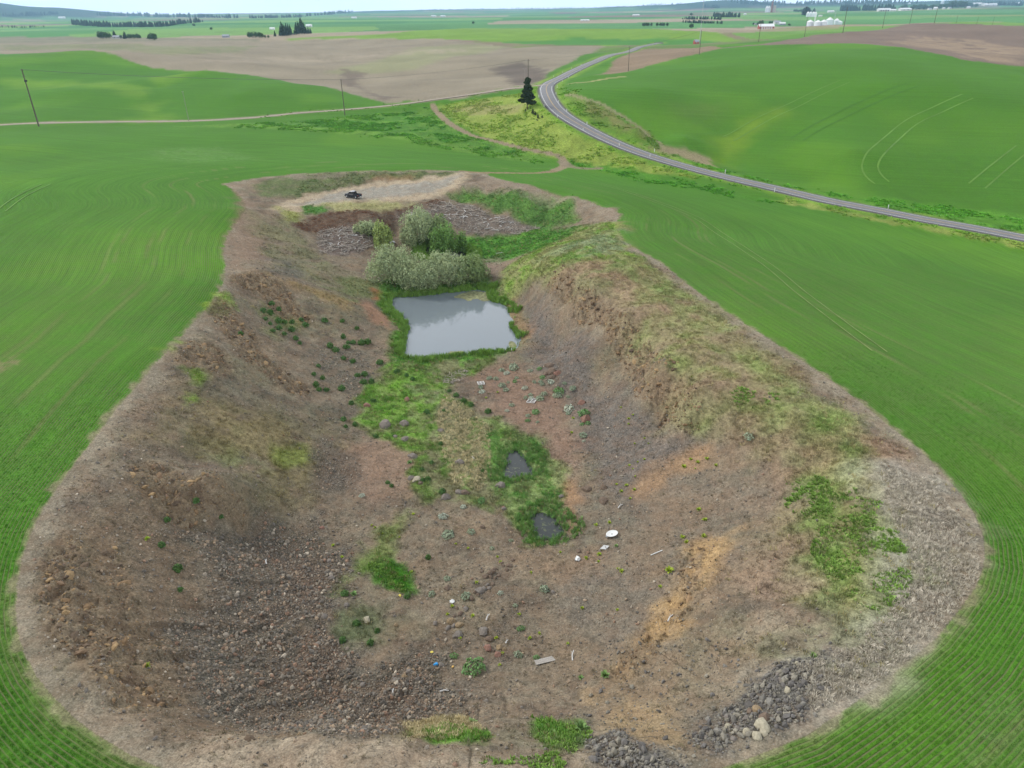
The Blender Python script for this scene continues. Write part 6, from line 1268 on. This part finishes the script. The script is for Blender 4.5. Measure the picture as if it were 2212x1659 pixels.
mast(1592.7 + 1183 * .14, 56, 35, 'pale grain elevator leg standing between the first two bins', 'elevator_leg', M_wr, 1.6, 'grain elevator leg'); mast(1592.7 + 1487 * .14, 52, 28, 'steel elevator leg behind the right hand bins of the near row', 'elevator_leg', M_steel, 1.4, 'grain elevator leg')
p = hit([(1592.7 + 527 * .14, 193 * .14)])[0]; m_ = math.dist(p, (0, 0, H)) / FPX; t = empty('grain_elevator', p); tag(t, 'tall dark red grain elevator tower with tan silos, beyond the ridge', 'grain elevator')
part('tower', S_box((-1.4*m_, -1.4*m_, -1), (1.2*m_, 1.4*m_, 16*m_)), M_bk, t); part('headhouse', S_box((-.7*m_, -.8*m_, 16*m_), (.6*m_, .8*m_, 20*m_)), M_bk, t); part('silo', S_lathe([(2.6*m_, -1), (2.6*m_, 11*m_)], 12), M_conc, t).location = (4.6*m_, 0, 0); part('conveyor', S_box((1.2*m_, -.3*m_, 11.6*m_), (9*m_, .3*m_, 12.2*m_)), M_steel, t)
def house(u, v, wpx, hpx, rf, wl, lab, name='farm_shed', cat='shed', rz=0., asp=.5, doors=0, group=None):
    p = hit([(u, v)])[0]; m_ = math.dist(p, (0, 0, H)) / FPX; w_ = wpx * m_; h_ = hpx * m_; d = w_ * asp; t = empty(name, p, rz); tag(t, lab, cat, group)
    part('wall', S_prism([(-d/2, -1), (d/2, -1), (d/2, h_*.55), (0, h_*.97), (-d/2, h_*.55)], -w_/2, w_/2), wl, t).rotation_euler = (0, 0, math.pi/2)
    for s in (-1, 1):
        th = .02 * w_; V = np.array([(-w_*.52, s*d*.56, h_*.50), (w_*.52, s*d*.56, h_*.50), (w_*.52, 0, h_), (-w_*.52, 0, h_), (-w_*.52, s*d*.56, h_*.50+th), (w_*.52, s*d*.56, h_*.50+th), (w_*.52, 0, h_+th), (-w_*.52, 0, h_+th)]); part('roof', (V, [(0,1,2,3),(4,5,6,7),(0,1,5,4),(1,2,6,5),(2,3,7,6),(3,0,4,7)]), rf, t)
    n = max(doors, 2)
    for i in range(n): xx = -w_*.4 + w_*.8*(i+.5)/n; part('door' if doors else 'window', S_box((xx - w_*.05, -d/2 - .06*m_, h_*(0 if doors else .2)), (xx + w_*.05, -d/2 + .02, h_*.42)), M_ww if wl is M_rw else M_win, t)
    return t
house(1654, 62.5, 27, 8, M_wr, M_rw, 'long red barn with a bright white roof left of the grain bins', 'barn', 'barn', 0, .45, 5)
house(1592.7 + 610*.14, 372*.14, 11.5, 5.5, M_gr, M_ww, 'bluish grey farm building left of the near grain bins', asp=.8); house(1592.7 + 690*.14, 385*.14, 11, 4.5, M_wr, M_gr, 'open sided shed with a pale roof left of the near bins'); house(1592.7 + 285*.14, 387*.14, 5, 3, M_gr, M_ww, 'small house among trees left of the red barn', 'farmhouse', 'house')
house(1592.7 + 1280*.14, 256*.14, 6, 2.5, M_ww, M_ww, 'low pale shed right of the upper grain bins'); house(1592.7 + 1440*.14, 193*.14, 11, 3.2, M_wr, M_ww, 'white roofed shed on the green rise beyond the bins'); house(1592.7 + 118*.14, 234*.14, 4.5, 3, M_wr, M_ww, 'tiny white building beside the plantation block'); house(1592.7+1710*.14, 168*.14, 11, 3, M_wr, M_ww, 'pale low shed at the left end of the ridge wood')
house(1858 + 317*.16, 152*.16, 21, 4.4, M_wr, M_ww, 'long white village barn at the left, below the trees', 'barn', 'barn', 0, .4, 4)
vh = [(440,150,10,3,M_wr),(597,144,17,4,M_wr),(670,136,5,3,M_wr),(765,118,6,4,M_gr),(822,112,7,4,M_gr),(935,134,6,3,M_gr),(1015,130,6,4,M_wr),(1125,125,4,3,M_ww),(1203,122,5,3,M_gr),(1460,114,5,3,M_wr),(1575,74,14,4,M_wr),(1665,74,9,4,M_gr),(1750,80,18,3.5,M_wr),(2080,70,16,4,M_wr),(715,82,6,5,M_conc)]
for i, (a, b, w_, h_, rf) in enumerate(vh): house(1858 + a*.16, b*.16, w_, h_, rf, M_ww, f'{ordinal(i, 15)} of the small pale village buildings on the right skyline', 'village_house', 'house', (i % 3 - 1) * .3, .7, 0, 'village buildings on the right skyline') if i < 14 else None
t = fbin(1858 + 1108*.16, 50*.16, 5.5, 5.5, 'pale round water tank above the village trees', 'village tanks'); fbin(1858 + 665*.16, 56*.16, 4, 2.6, 'small white tank left of the water tank above the village', 'village tanks')
house(530.9 + 240*.24, 268*.24, 9, 4, M_wr, M_ww, 'white roofed farm building left of the conifer grove', 'farmhouse', 'house'); house(530.9 + 570*.24, 243*.24, 11, 4.5, M_wr, M_ww, 'white house at the right of the conifer grove', 'farmhouse', 'house')
house(1060*.24, 345*.24, 15, 4.5, M_gr, M_ww, 'grey roofed shed between the farmstead trees on the brown field', asp=.6); house(2035*.24, 338*.24, 12, 5, M_gr, M_gr, 'lone dark grey barn on the edge of the far brown field', 'barn', 'barn'); house(560*.24, 168*.24, 10, 3, M_wr, M_ww, 'tiny white farmstead on the far left plain', 'farmhouse', 'house')
house(530.9 + 975*.24, 166*.24, 9, 2.6, M_wr, M_ww, 'tiny white farm building left of centre on the far plain', 'farmhouse', 'house'); house(530.9 + 1692*.24, 152*.24, 9, 2.6, M_wr, M_ww, 'left one of two tiny white sheds at the centre far plain'); house(530.9 + 1775*.24, 152*.24, 9, 2.6, M_wr, M_ww, 'right one of two tiny white sheds at the centre far plain')
house(1061.8 + 840*.24, 189*.24, 16, 2.4, M_wr, M_ww, 'low white farm right of centre beyond the yellow-green ridge', 'farmhouse', 'house'); house(1061.8 + 1300*.24, 142*.24, 12, 2.4, M_wr, M_ww, 'pale farmstead at the edge of the purple far field', 'farmhouse', 'house'); house(1503.5, 95, 9, 7.5, M_gr, M_rw, 'small reddish brown hut by the highway crest', 'hut', 'hut', .3, .8)

# ------------------------------------------------------------------ the air
hb = mesh_obj('haze', *S_box((-27500, -27500, -62), (27500, 27500, 460))); tag(hb, 'pale haze over the whole countryside', 'haze', kind='stuff')
m, nt = mat('haze'); vv = nt.nodes.new('ShaderNodeVolumePrincipled'); oo = nt.nodes.new('ShaderNodeOutputMaterial'); vv.inputs['Color'].default_value = (.40, .68, .92, 1); vv.inputs['Density'].default_value = 5.4e-5; vv.inputs['Anisotropy'].default_value = .2
nt.links.new(vv.outputs[0], oo.inputs['Volume']); hb.data.materials.append(m)
print('done', time.time() - T0)
